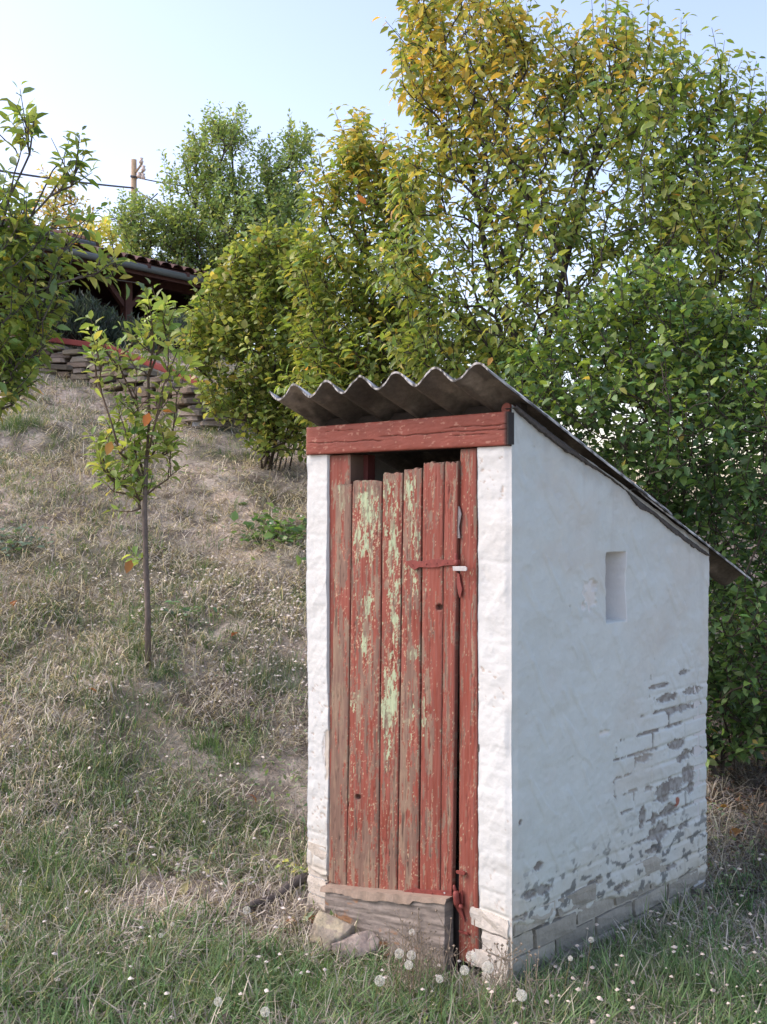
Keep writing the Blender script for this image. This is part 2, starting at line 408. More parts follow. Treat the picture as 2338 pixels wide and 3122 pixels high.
# loose bricks of the foot, each its own piece
def brick_mesh(L, H, T, seed):
    r = np.random.default_rng(seed); bm = bmesh.new(); bmesh.ops.create_cube(bm, size=1)
    bmesh.ops.subdivide_edges(bm, edges=bm.edges[:], cuts=2, use_grid_fill=True)
    for v in bm.verts:
        c = v.co; rr = (abs(c.x) > .49) + (abs(c.y) > .49) + (abs(c.z) > .49)
        k = 1 - 0.02 * (rr >= 2) - 0.02 * (rr >= 3)
        v.co = Vector((c.x * L * (k if rr > 1 else 1), c.y * T * (1 - 0.03 * (rr >= 2)), c.z * H * (1 - 0.05 * (rr >= 2)))) + Vector(r.normal(0, 0.0016, 3))
    me = bpy.data.meshes.new('brick'); bm.to_mesh(me); bm.free()
    a_ = me.attributes.new('col', 'FLOAT_COLOR', 'POINT'); a_.data.foreach_set('color', np.ones(4 * len(me.vertices), np.float32))
    me.materials.append(M_brick); return me
BM = [brick_mesh(0.248, 0.066, 0.11, s) for s in range(5)]; BH = [brick_mesh(0.118, 0.066, 0.11, 50 + s) for s in range(4)]
def put_brick(me, c, ang, colr, tilt=0.0, name='brick'):
    o = bpy.data.objects.new(name, me); C.objects.link(o); own(o, shed)
    o.location = Vector(c) - shed.location; o.rotation_euler = (0, tilt, ang); o.color = (*colr, 1)
    return o
r = np.random.default_rng(5)
for k in range(-3, 3):
    z = (k + 0.5) * CH; dirt = np.clip((k + 3) / 6.0, 0, 1)
    s = -0.0 - (0.13 if k % 2 else 0.0)
    while s < D_S - 0.03:
        L = 0.26; c0 = s + L / 2
        short = False
        if c0 - L / 2 < -0.02: c0 = 0.062; short = True; e = 0.13
        elif s + L > D_S: c0 = D_S - 0.062; short = True; e = s + L
        else: e = s + L
        # behind the plaster high up except at the back where the plaster has gone
        bc = np.array([0.50, 0.47, 0.39]) * r.uniform(0.62, 1.0) * (0.62 + 0.38 * dirt)
        proud = r.uniform(-0.012, 0.0) + (0.003 if k < 0 else -0.003)
        put_brick((BH if short else BM)[r.integers(0, 4)], side(c0, z + r.normal(0, .0015), -0.055 + 0.008 + proud), math.radians(45) + r.normal(0, 0.012), bc, r.normal(0, 0.008))
        s = e if not (short and s < 0) else 0.13
    # front of the corner pilaster
    if k % 2 == 0: put_brick(BH[k % 4], front(0.064 + 0.058, z, -0.055 + 0.008), math.radians(-45), np.array([0.64, 0.60, 0.52]) * r.uniform(0.85, 1), 0)
    put_brick(BH[(k + 1) % 4], front(0.066, z, -0.055 + 0.0095 + r.uniform(0, .006)), math.radians(-45) + r.normal(0, .015), np.array([0.66, 0.62, 0.54]) * r.uniform(0.8, 1), r.normal(0, .012))
    put_brick(BH[(k + 2) % 4], front(1.006, z + 0.03, -0.055 + r.uniform(0.003, .009)), math.radians(-45) + r.normal(0, .015), np.array([0.60, 0.55, 0.46]) * r.uniform(0.8, 1), r.normal(0, .012))

# ------------------------------------------------------------------ lintel
def beam_grid(name, c00, du, dz, dn, nu, nzz, colf, mat, parent_root, relief):
    """a beam: front face grid c00 + s*du + t*dz displaced along dn, with sides running back by |back|"""
    return None
def panel_board(name, uvf, relief, colf, nu, nv, back, outv, mat, root, back_shift=None):
    """board: front grid uvf(s,t) -> xyz arrays, displaced by relief along outv, skirts go back by `back`"""
    s, t = np.meshgrid(np.linspace(0, 1, nu), np.linspace(0, 1, nv)); P = uvf(s, t); rl = relief(s, t, P); P = P + rl[..., None] * np.array(outv)
    col = colf(s, t, P); n, m = s.shape; idx = np.arange(n * m).reshape(n, m)
    q = [np.stack([idx[:-1, :-1], idx[:-1, 1:], idx[1:, 1:], idx[1:, :-1]], -1).reshape(-1, 4)]
    ring = np.concatenate([idx[0, :], idx[1:, -1], idx[-1, :-1][::-1], idx[1:-1, 0][::-1]])
    V = P.reshape(-1, 3); Pb = uvf(s, t).reshape(-1, 3)[ring] - back * np.array(outv)
    cc = col.reshape(-1, 3); b0 = len(V)
    # rounded edge: intermediate ring
    V = np.vstack([V, Pb]); cc = np.vstack([cc, cc[ring] * 0.9])
    k = len(ring); a = ring; b = np.roll(ring, -1); c_ = b0 + (np.arange(k) + 1) % k; d_ = b0 + np.arange(k)
    q.append(np.stack([b, a, d_, c_], -1))
    q.append(np.stack([b0 + np.arange(k)[:1], b0 + np.arange(k)[nu - 1:nu], b0 + np.array([nu + nv - 2]), b0 + np.array([2 * nu + nv - 3])], -1))
    return_o = mesh_from(name, V, q, mat, col=cc, smooth=True)
    # sharp edges for the skirts
    me = return_o.data
    fl = np.ones(len(me.polygons), bool); fl[len(q[0]):] = False; me.polygons.foreach_set('use_smooth', fl)
    if root is not None: own(return_o, root)
    return return_o
NF3 = np.array([NF[0], NF[1], 0]); NS3 = np.array([NS[0], NS[1], 0])

lo = 0.026
uL, _ = fpx(931, 1380, lo); uR, _ = fpx(1550, 1370, lo)
_, zbL = fpx(931, 1387, lo); _, ztL = fpx(931, 1303, lo); _, zbR = fpx(1550, 1357, lo); _, ztR = fpx(1550, 1253, lo)
RED = np.array([0.235, 0.066, 0.045]); REDD = np.array([0.27, 0.055, 0.045]); WOOD = np.array([0.185, 0.135, 0.100]); GREYW = np.array([0.25, 0.215, 0.185]); GREEN = np.array([0.36, 0.43, 0.27]); CREAM = np.array([0.42, 0.31, 0.20])
def lint_uv(s, t):
    u = uL + (uR - uL) * s; z = (zbL + (zbR - zbL) * s) * (1 - t) + (ztL + (ztR - ztL) * s) * t
    return np.stack([CO[0] + UF[0] * u + NF[0] * lo, CO[1] + UF[1] * u + NF[1] * lo, z], -1)
def cracks(s, t):
    c = np.zeros(s.shape)
    for (t0, s0, s1, sl, wd_, sd) in ((0.42, 0.0, 0.45, -0.12, .012, 1), (0.47, 0.40, 1.0, 0.03, 0.014, 2), (0.62, 0.72, 1.0, -0.05, 0.012, 3), (0.36, 0.74, 0.95, 0.0, 0.01, 4), (0.78, 0.1, 0.3, 0, .007, 5)):
        line = t0 + sl * (s - s0) + (fbm(s * 22, s * 0 + sd, 120 + sd, 3) - 0.5) * 0.07
        m_ = sstep(s0, s0 + 0.05, s) * (1 if s1 >= 1 else sstep(s1, s1 - 0.05, s))
        c = np.maximum(c, np.exp(-((t - line) / wd_) ** 2) * m_)
    return c
def lint_rel(s, t, P):
    e = np.minimum(np.minimum(t, 1 - t) * 0.115, np.minimum(s, 1 - s) * 1.1)
    return (fbm(s * 8, t * 3, 140, 3) - .5) * 0.005 + (fbm(s * 60, t * 22, 141, 3) - .5) * 0.002 - cracks(s, t) * 0.007 - 0.005 * np.exp(-e / 0.004)
def lint_col(s, t, P):
    c = RED * (0.85 + 0.3 * fbm(s * 14, t * 4, 150, 4))[..., None]
    wn = fbm(s * 50, t * 14, 152, 4)
    w1 = sstep(0.71, 0.76, wn + 0.12 * np.exp(-(1 - t) / 0.08))[..., None]; c = c * (1 - w1 * .7) + np.array([0.40, 0.21, 0.15]) * w1 * .7
    k = cracks(s, t)[..., None]; c = c * (1 - k * 0.75)
    e = sstep(0.985, 1.0, s)[..., None]; c = c * (1 - e * .8) + np.array([0.04, 0.035, 0.03]) * e * .8
    e = (np.exp(-s / 0.006) * .5)[..., None]; c = c * (1 - e) + CREAM * e
    return c
uR = 0.003
lint = panel_board('lintel', lint_uv, lint_rel, lint_col, 330, 44, 0.030, NF3, M_lintel, shed)
# dark tarred end of the lintel
V = []; Fq = []
add_box(V, Fq, front(uR - 0.0035, (zbR + ztR) / 2, 0.007), (np.array([UF[0], UF[1], 0]), NF3, np.array([0, 0, 1])), (0.003, 0.016, (ztR - zbR) / 2 - 0.003))
poly_obj('end_face', V, Fq, M_lintel, lint if False else shed, col=(0.018, 0.015, 0.013))
# purlin end at the corner and the dark board closing the gap under the sheets
V, Fq = tube([front(0.035, 1.975, -0.012), front(0.035, 1.968, -0.05)], 0.020, 10); poly_obj('purlin', V, Fq, M_lintel, shed, col=(0.20, 0.06, 0.04))
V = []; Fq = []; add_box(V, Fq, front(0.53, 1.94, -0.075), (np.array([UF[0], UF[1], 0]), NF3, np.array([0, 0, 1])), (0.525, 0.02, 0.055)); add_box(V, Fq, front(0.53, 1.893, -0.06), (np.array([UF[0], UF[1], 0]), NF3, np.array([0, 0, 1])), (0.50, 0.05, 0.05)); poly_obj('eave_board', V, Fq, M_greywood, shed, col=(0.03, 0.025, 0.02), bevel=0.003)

# ------------------------------------------------------------------ roof sheets
def roof_sheet(d0, d1, lift, u0, u1, name, seed):
    nu = int((u1 - u0) / 0.0065); nd = int((d1 - d0) / 0.02)
    u = np.linspace(u0, u1, nu + 1); d = np.linspace(d0, d1, nd + 1); Ug, Dg = np.meshgrid(u, d)
    ph = (Ug - 0.013) / 0.188 * 2 * math.pi
    wv = 0.0265 * np.cos(ph)
    rag = (fbm(Ug * 30, Dg * 0 + seed, 200 + seed, 3) - .5) * 0.012
    Dr = Dg + rag * ((Dg < d0 + .01) | (Dg > d1 - .01)) + 0.0
    sag = (fbm(Ug * 2, Dg * 2, 210, 2) - .5) * 0.008
    zc = roofz(Dr) + 0.0265 + wv + lift + sag
    th = 0.008
    nrm = np.array([0, 0, 1.0])
    def pos(z): 
        P = np.empty(Ug.shape + (3,)); P[..., 0] = CO[0] + UF[0] * Ug + UD[0] * Dr; P[..., 1] = CO[1] + UF[1] * Ug + UD[1] * Dr; P[..., 2] = z; return P
    top = pos(zc + th + (fbm(Ug * 40, Dg * 40, 220, 3) - .5) * 0.004); bot = pos(zc)
    lich = fbm(Ug * 26, Dg * 26, 230 + seed, 4); gr = fbm(Ug * 5, Dg * 5, 240, 3)
    ct = np.array([0.20, 0.195, 0.185]) * (0.55 + 0.9 * gr)[..., None]
    l = sstep(0.52, 0.6, lich)[..., None]; ct = ct * (1 - l) + np.array([0.46, 0.46, 0.43]) * l
    l = sstep(0.60, 0.68, fbm(Ug * 19, Dg * 19, 250 + seed, 4))[..., None]; ct = ct * (1 - l) + np.array([0.035, 0.035, 0.035]) * l
    ed = ((Dg < d0 + .025) | (Ug < u0 + 0.012) | (Ug > u1 - .012))[..., None]; ct = np.where(ed, ct * 0.3 + np.array([0.50, 0.50, 0.48]) * (0.05 + 1.2 * sstep(.35, .65, lich)[..., None]), ct)
    cb = np.array([0.10, 0.088, 0.07]) * (0.35 + 1.3 * gr)[..., None]; cb = cb * (1 + .9 * sstep(.55, .68, fbm(Ug * 14, Dg * 9, 260 + seed, 4)))[..., None]
    n, m = Ug.shape; idx = np.arange(n * m).reshape(n, m); N0 = n * m
    qt = np.stack([idx[:-1, :-1], idx[1:, :-1], idx[1:, 1:], idx[:-1, 1:]], -1).reshape(-1, 4)
    qb = N0 + np.stack([idx[:-1, :-1], idx[:-1, 1:], idx[1:, 1:], idx[1:, :-1]], -1).reshape(-1, 4)
    ring = np.concatenate([idx[0, :], idx[1:, -1], idx[-1, :-1][::-1], idx[1:-1, 0][::-1]])
    # separate ring for the rim so its broken edge shows pale
    V = np.vstack([top.reshape(-1, 3), bot.reshape(-1, 3), top.reshape(-1, 3)[ring], bot.reshape(-1, 3)[ring]])
    rl = fbm(np.arange(len(ring)) * 0.9, np.zeros(len(ring)), 77, 3)[:, None]
    rc = np.array([0.36, 0.36, 0.34]) * (0.2 + 1.2 * sstep(.3, .7, rl))
    cc = np.vstack([ct.reshape(-1, 3), cb.reshape(-1, 3), rc, rc * .8])
    k = len(ring); a = 2 * N0 + np.arange(k); b = 2 * N0 + (np.arange(k) + 1) % k; c_ = b + k; d_ = a + k
    o = mesh_from(name, V, np.vstack([qt, qb, np.stack([a, b, c_, d_], -1)]), M_fibre, col=cc); own(o, shed)
    return o
UL = 1.105
roof_sheet(-0.172, 1.013, 0.012, -0.040, UL, 'roof_sheet', 1)
roof_sheet(0.80, 1.735, -0.002, -0.032, UL - 0.01, 'roof_sheet', 2)
# ragged dark mortar bedding between wall top and sheets
dd = np.linspace(0.0, D_S, 260); V = []; Fq = []
for k, d in enumerate(dd):
    zt = roofz(d) + 0.012; hb = 0.006 + 0.016 * float(fbm(np.array(d * 35), np.array(.5), 55, 5, .7)) + 0.022 * math.exp(-((d - .80) / .06) ** 2) + .01 * math.sin(d * 7)
    o1 = 0.010 + 0.010 * float(fbm(np.array(d * 30), np.array(9.5), 56, 3))
    V += [side(d, zt, o1 - .004), side(d, zt - hb * .5, o1 + .004), side(d, zt - hb, o1), side(d, zt - hb, -0.03)]
for k in range(len(dd) - 1):
    for j in range(3): Fq.append([4 * k + j, 4 * k + 4 + j, 4 * k + 5 + j, 4 * k + 1 + j])
poly_obj('roof_bedding', V, Fq, M_fibre, shed, col=(0.075, 0.07, 0.065))

# ------------------------------------------------------------------ door frame
def vpost(name, pts_px, off, mat, relf, colf, nu, nv, back):
    (xlt, xrt, yt), (xlb, xrb, yb) = pts_px
    ult, zt = fpx(xlt, yt, off); urt, _ = fpx(xrt, yt, off); ulb, zb = fpx(xlb, yb, off); urb, _ = fpx(xrb, yb, off)
    def uv(s, t):
        ul = ulb + (ult - ulb) * t; ur = urb + (urt - urb) * t; u = ul + (ur - ul) * s; z = zb + (zt - zb) * t
        return np.stack([CO[0] + UF[0] * u + NF[0] * off, CO[1] + UF[1] * u + NF[1] * off, z], -1)
    return panel_board(name, uv, relf, colf, nu, nv, back, NF3, mat, shed)
def pix(P):
    return CX + F * P[..., 0] / P[..., 1], HY - F * (P[..., 2] - CAMZ) / P[..., 1]
def blob(X, Y, lst, grow=1.0):
    m = np.zeros(X.shape)
    for (cx, cy, a, b, v) in lst: m = np.maximum(m, v * np.exp(-(((X - cx) / (a * grow)) ** 2 + ((Y - cy) / (b * grow)) ** 2)))
    return m
GREENZ = [(1122, 1560, 34, 100, 1), (1112, 1640, 30, 60, 1), (1185, 1480, 24, 60, .8), (1200, 1640, 18, 120, .9), (1245, 1500, 18, 70, .9), (1262, 1580, 16, 80, .7), (1190, 2140, 30, 110, 1.1), (1180, 2230, 24, 80, .9),
          (1262, 1990, 22, 30, .9), (1205, 1880, 22, 120, .8), (1115, 1850, 22, 50, .7), (1040, 1520, 13, 50, .9), (1035, 1975, 9, 35, .6), (1110, 1940, 18, 90, .7), (1290, 2160, 12, 80, .7), (1080, 2140, 16, 30, .6), (1250, 2200, 12, 80, .5), (1065, 2465, 14, 40, .4), (1255, 1700, 20, 120, .6)]
WOODZ = [(1035, 1620, 22, 180, .7), (1030, 2100, 26, 300, .8), (1025, 2450, 24, 250, .75), (1062, 1540, 10, 160, .6), (1120, 2120, 34, 120, .45), (1115, 2640, 40, 120, .75), (1150, 2000, 10, 300, .4), (1235, 2450, 24, 260, .7), (1250, 2080, 20, 160, .5), (1195, 2640, 12, 160, .7),
         (1300, 2150, 24, 160, .5), (1330, 1440, 16, 40, .5), (1280, 1460, 8, 60, .5), (1310, 2500, 16, 140, .35), (1365, 2200, 10, 300, .5), (1240, 1440, 24, 25, .5), (1120, 1480, 40, 20, .6), (1190, 1455, 24, 14, .6), (1362, 2560, 12, 160, .4), (1150, 2350, 14, 200, .4)]
def door_paint(seed, redness=0.0):
    def f(s, t, P):
        X, Y = pix(P); r3 = np.random.default_rng(seed); sh = r3.uniform(0, 50)
        n = fbm(X * 0.13 + sh, Y * 0.012, 700 + seed, 6, 0.70); n2 = fbm(X * 0.16 + sh, Y * 0.035, 720 + seed, 5, 0.68); n3 = fbm(X * 0.33, Y * 0.16 + sh, 740 + seed, 3)
        wr = (blob(X, Y, WOODZ) * 0.62 + (n - 0.5) * 1.7 + 0.37 - redness * 0.9); wood = sstep(0.47, 0.50, wr)
        tone0 = fbm(X * 0.02, Y * 0.008 + sh, 745, 3); gz = blob(X, Y, GREENZ, 1.1)
        green = sstep(0.49, 0.52, gz * 0.62 + (n2 - 0.5) * 1.5 + 0.12 + (n - .5) * .3 - redness * .6)
        fleck = np.exp(-((wr - 0.455) / 0.02) ** 2) * sstep(.45, .55, n3) * .6 + sstep(0.83, 0.85, n3 + 0.10 * sstep(.45, .6, tone0) + 0.03 * sstep(1900, 2300, Y) + 0.1 * (gz > .2) - redness * .6)
        tone = fbm(X * 0.03 + sh, Y * 0.006, 760 + seed, 3)
        c = (RED * (0.80 + 0.35 * tone[..., None]) + np.array([.05, .05, .045]) * (fbm(X * .3, Y * .01, 765, 2)[..., None] - .45) * 1.2)
        wc = (WOOD * (0.75 + 0.6 * fbm(X * 0.5 + sh, Y * 0.006, 770 + seed, 3)[..., None]))
        bl = fbm(X * 0.07, Y * 0.008 + sh, 790, 3)[..., None]; wc = wc * (0.75 + .5 * bl) * (1 - .45 * sstep(.5, .6, bl)) + .45 * sstep(.5, .6, bl) * (np.array([.30, .25, .165]) * (.7 + .5 * n3[..., None]))
        wc = wc * 0.8 + 0.2 * RED
        gr = GREEN * (0.8 + 0.35 * n3[..., None])
        m = np.clip(fleck, 0, 1)[..., None]; c = c * (1 - m) + CREAM * m
        m = wood[..., None]; c = c * (1 - m) + wc * m
        m = (green * (1 - 0.75 * wood))[..., None]; c = c * (1 - m) + gr * m
        gl = sstep(0.30, 0.22, fbm(X * 0.35 + sh, Y * 0.008, 780 + seed, 3))[..., None] * (wood[..., None] * .6 + .15); c = c * (1 - gl * 0.7)
        e = (np.exp(-np.minimum(s, 1 - s) / 0.03) * 0.35 + np.exp(-(1 - t) / 0.006) * .6)[..., None]; c = c * (1 - e) + WOOD * 0.7 * e
        for hx, hy, hr in KNOTS:
            k = np.exp(-(((X - hx) / hr) ** 2 + ((Y - hy) / hr) ** 2))[..., None]; c = c * (1 - k * .85) + np.array([.05, .035, .025]) * k * .85
        for hx, hy, hr in RINGS:
            rr_ = np.hypot((X - hx), (Y - hy) / 1.25) / hr; k = (np.exp(-((rr_ - 1) / 0.25) ** 2) * .5 + np.exp(-rr_ ** 2 * 2) * .3)[..., None]; c = c * (1 - k) + WOOD * .9 * k
        return c
    return f
KNOTS = [(1091, 2431, 9), (1338, 1852, 10)]
RINGS = [(1108, 1860, 13), (1258, 1992, 12), (1072, 2130, 12), (1028, 1640, 9), (1035, 2200, 9), (1185, 2185, 10), (1347, 2510, 9), (1188, 1915, 9)]
def door_rel(seed):
    def f(s, t, P):
        X, Y = pix(P)
        rl = (fbm(X * 0.28 + seed, Y * 0.004, 800 + seed, 3) - .5) * 0.0030 - 0.004 * np.exp(-np.minimum(s, 1 - s) / 0.05)
        n = fbm(X * 0.11, Y * 0.013, 700 + seed, 4); rl -= 0.0008 * sstep(.45, .55, n)
        ck = fbm(X * 0.16 + seed * 3.3, Y * 0.0022, 820 + seed, 2); rl -= 0.004 * np.exp(-((ck - 0.62) / 0.012) ** 2)
        for hx, hy, hr in KNOTS:
            rl -= 0.024 * sstep(1.0, 0.75, np.hypot((X - hx), (Y - hy)) / hr)
        return rl - 0.002 * np.exp(-(1 - t) / 0.01)
    return f
D_OFF = 0.018
def post_uvcol(red): return door_paint(90, red)
vpost('door_post', ((1000, 1067, 1388), (1000, 1067, 2700)), -0.006, M_paint, door_rel(31), door_paint(31, 0.22), 26, 300, 0.09)
vpost('door_post', ((1401, 1451, 1369), (1396, 1457, 2925)), 0.006, M_paint, door_rel(32), door_paint(32, 0.06), 28, 380, 0.085)
# batten/ledger frame is the door mesh itself; planks hang on it
uA, zA = fpx(1045, 1500, D_OFF - 0.03); uB, zB = fpx(1370, 2650, D_OFF - 0.03)
V = []; Fq = []
A3 = np.array([UF[0], UF[1], 0])
for z in (1.52, 0.42):
    add_box(V, Fq, front((uA + uB) / 2, z, D_OFF - 0.036), (A3, NF3, np.array([0, 0, 1])), ((uA - uB) / 2 - 0.02, 0.012, 0.045))
br0 = front(uA - 0.06, 0.42, D_OFF - 0.036); br1 = front(uB + 0.06, 1.52, D_OFF - 0.036); bd = (br1 - br0); bl = np.linalg.norm(bd); bd /= bl
add_box(V, Fq, (br0 + br1) / 2, (bd, NF3, np.cross(bd, NF3)), (bl / 2, 0.010, 0.04))
door = poly_obj('door', V, Fq, M_paint, shed, col=tuple(RED), bevel=0.002)
PL = [((1022, 1071, 1477), (999, 1054, 2686), 0.000, 0.0), ((1073, 1162, 1467), (1055, 1151, 2704), 0.003, 0.0), ((1165, 1226, 1444), (1153, 1208, 2716), 0.001, 0.02), ((1229, 1284, 1430), (1210, 1274, 2716), 0.0, 0.01),
      ((1288, 1352, 1412), (1277, 1340, 2722), 0.004, 0.10), ((1353.5, 1395, 1410), (1341, 1377, 2722), 0.002, 0.09)]
def plank(i, P):
    (xlt, xrt, yt), (xlb, xrb, yb), dz_, red = P; off = D_OFF + dz_; xlt += 0.4; xlb += 0.5; xrt -= 0.4; xrb -= 0.5
    ult, zt = fpx(xlt, yt, off); urt, _ = fpx(xrt, yt, off); ulb, zb = fpx(xlb, yb, off); urb, _ = fpx(xrb, yb, off)
    def uv(s, t):
        jag = (fbm(s * 7, s * 0 + i, 900 + i, 2) - .5) * 0.012 * (t > 0.999)
        ul = ulb + (ult - ulb) * t; ur = urb + (urt - urb) * t; u = ul + (ur - ul) * s; z = zb + (zt - zb) * t + jag
        return np.stack([CO[0] + UF[0] * u + NF[0] * off, CO[1] + UF[1] * u + NF[1] * off, z], -1)
    o = panel_board('plank', uv, door_rel(i), door_paint(i, red), 44 if i == 1 else 30, 420, 0.020, NF3, M_paint, None)
    o.parent = door; return o
for i, P in enumerate(PL):
    o = plank(i, P); o.location = -(Vector(door.location) + Vector(shed.location))

def plate(name, pts, off, th, mat, parent):
    """flat iron outline (photo pixels) on the front plane, real thickness"""
    uvp = [fpx(x, y, off) for x, y in pts]; n = len(uvp)
    V = [front(u, z, off) for u, z in uvp] + [front(u, z, off + th) for u, z in uvp]
    Fq = [list(range(n)), list(range(2 * n - 1, n - 1, -1))] + [[k, (k + 1) % n, n + (k + 1) % n, n + k] for k in range(n)]
    o = poly_obj(name, V, Fq, mat, None, bevel=0.0008); o.parent = parent
    o.location = -sum(((Vector(p.location)) for p in ([parent] + ([parent.parent] if parent.parent else []))), Vector((0, 0, 0)))
    return o
def z5(x, y): return (1220 + x / 5.523, 1600 + y / 5.523)
def z1(x, y): return (900 + x / 2.071, 2400 + y / 2.071)
HO = D_OFF + 0.006
plate('hinge_strap', [z5(*p) for p in ((85, 615), (215, 590), (330, 618), (500, 592), (640, 572), (740, 590), (880, 582), (1010, 592), (1015, 665), (880, 680), (730, 690), (640, 716), (500, 722), (330, 712), (245, 765), (180, 715))], HO, 0.004, M_redmetal, door)
plate('hinge_strap', [z1(*p) for p in ((685, 655), (760, 632), (790, 645), (990, 652), (992, 690), (880, 690), (740, 676))], HO, 0.004, M_redmetal, door)
for (x, y) in (z5(220, 680), z5(450, 660), z5(625, 645), z5(805, 640), z1(745, 658), z1(868, 670), z1(948, 666)):
    u, z = fpx(x, y, HO); V, Fq = tube([front(u, z, HO + .001), front(u, z, HO + .0062)], [0.0045, 0.0035], 8); o = poly_obj('screw', V, Fq, M_zinc if x > 1340 and y > 2000 else M_redmetal, None); o.parent = door; o.location = -(Vector(door.location) + Vector(shed.location))
plate('latch_tongue', [z5(*p) for p in ((955, 800), (1010, 830), (1025, 960), (1055, 1090), (1020, 1245), (985, 1130), (960, 960))], 0.010, 0.005, M_redmetal, shed)
plate('latch_tongue', [z5(*p) for p in ((965, -330), (1010, -300), (1040, -180), (1000, 40), (1020, 225), (975, 225), (960, 40), (985, -150))], 0.010, 0.004, mat_col('worn_iron', 0.6, None, colour=(0.17, 0.16, 0.16), var=0.3), shed)
plate('bracket', [z5(*p) for p in ((893, 700), (1095, 695), (1130, 720), (1130, 765), (1110, 780), (898, 772))], 0.038, 0.004, M_zinc, shed)
plate('hinge_plate', [z1(*p) for p in ((1000, 690), (1060, 650), (1062, 730), (1050, 760), (1078, 850), (1060, 830), (1010, 745))], 0.012, 0.005, M_redmetal, shed)
plate('bent_nail', [z1(*p) for p in ((1025, 522), (1070, 528), (1082, 540), (1078, 552), (1055, 548), (1028, 540))], 0.010, 0.010, M_redmetal, shed)
plate('bent_nail', [z1(*p) for p in ((1040, 900), (1095, 918), (1100, 930), (1060, 922), (1042, 912))], 0.010, 0.008, M_redmetal, shed)
def pin(xy0, xy1, r_):
    u0, z0 = fpx(*xy0, 0.03); u1, z1_ = fpx(*xy1, 0.03)
    V, Fq = tube([front(u0, z0, 0.03), front(u0, z0 - .008, .03), front(u1, z1_ + .004, .03), front(u1, z1_, 0.03)], [r_ * .7, r_, r_, r_ * .8], 12); poly_obj('hinge_pin', V, Fq, M_redmetal, shed, smooth=True)
pin(z5(940, 478), z5(945, 700), 0.0062); pin(z5(950, 585), z5(950, 680), 0.0105)
pin(z1(1003, 618), z1(1010, 660), 0.0058); pin(z1(1015, 655), z1(1020, 745), 0.0115); pin(z1(1045, 740), z1(1048, 765), 0.0085)

# threshold board in front of the frame
TO = 0.055
uTL, zTL = fpx(990, 2712, TO); uTR, zTR = fpx(1356, 2744, TO); _, zBB = fpx(1200, 2960, TO)
def thr_uv(s, t):
    u = uTL + (uTR - uTL) * s; zt = zTL + (zTR - zTL) * s; z = (zBB - .06) + (zt - zBB + .06) * t + (fbm(s * 14, s * 0, 950, 3) - .5) * .012 * (t > .98)
    return np.stack([CO[0] + UF[0] * u + NF[0] * TO, CO[1] + UF[1] * u + NF[1] * TO, z], -1)
def thr_rel(s, t, P): return (fbm(s * 3, t * 26, 960, 4) - .5) * 0.009 + (fbm(s * 20, t * 60, 961, 3) - .5) * 0.003 - 0.006 * np.exp(-(1 - t) / .02)
def thr_col(s, t, P):
    g = fbm(s * 4, t * 40, 970, 4)[..., None]; c = np.array([0.235, 0.205, 0.175]) * (0.4 + 1.2 * g)
    w1 = sstep(0.60, 0.68, fbm(s * 10, t * 10, 975, 4) + 0.25 * np.exp(-(((s - .62) / .18) ** 2 + ((t - .48) / .05) ** 2)) + 0.25 * np.exp(-(((s - .08) / .1) ** 2 + ((t - .6) / .2) ** 2)) - 0.10)[..., None]
    c = c * (1 - w1) + np.array([0.30, 0.17, 0.09]) * w1
    w2 = sstep(.3, .1, t)[..., None]; c = c * (1 - w2 * .6) + np.array([.26, .22, .18]) * w2 * .6
    return c
thr = panel_board('threshold_board', thr_uv, thr_rel, thr_col, 130, 80, 0.045, NF3, M_greywood, shed)
# felt strip lying over its top edge
V = []; Fq = []; nS = 46
for k in range(nS + 1):
    s_ = k / nS; u = uTL + 0.02 + (uTR - uTL - 0.03) * s_; zt = zTL + (zTR - zTL) * s_ + 0.004
    dr = 0.012 + 0.022 * float(fbm(np.array(s_ * 9), np.array(0.5), 33, 3)) * (0.3 + (0.2 < s_ < 0.75))
    V += [front(u, zt + .006, TO - 0.055), front(u, zt + .003, TO + 0.004), front(u, zt - dr, TO + 0.009 + .004 * math.sin(k))]
for k in range(nS):
    for j in (0, 1): Fq.append([3 * k + j, 3 * k + 3 + j, 3 * k + 4 + j, 3 * k + 1 + j])
o = poly_obj('felt_strip', V, Fq, M_greywood, shed, col=(0.27, 0.21, 0.16)); md = o.modifiers.new('thickness', 'SOLIDIFY'); md.thickness = 0.004
# earth-filled step behind the board and dark boards right of it
V = []; Fq = []
add_box(V, Fq, front(0.59, 0.03, -0.045), (A3, NF3, np.array([0, 0, 1])), (0.345, 0.03, 0.28)); poly_obj('sill_beam', V, Fq, M_greywood, shed, col=(0.05, 0.04, 0.035), bevel=0.004)
V = []; Fq = []
u_, _ = fpx(1371, 2800, 0.0); add_box(V, Fq, front(u_, 0.10, -0.01), (A3, NF3, np.array([0, 0, 1])), (0.009, 0.012, 0.22)); poly_obj('frame_batten', V, Fq, M_greywood, shed, col=(0.06, 0.05, 0.045), bevel=0.003)
V = []; Fq = []
add_box(V, Fq, front(0.1475, 0.90, -0.012), (A3, NF3, np.array([0, 0, 1])), (0.0035, 0.012, 0.935)); poly_obj('frame_batten', V, Fq, M_greywood, shed, col=(0.10, 0.09, 0.08))
# inner side of left post seen through the gap above the door
V = []; Fq = []
u_, _ = fpx(1095, 1420, -0.08); add_box(V, Fq, front(u_, 1.70, -0.10), (A3, NF3, np.array([0, 0, 1])), (0.05, 0.02, 0.14)); poly_obj('inner_post', V, Fq, M_lintel, shed, col=(0.12, 0.035, 0.03))

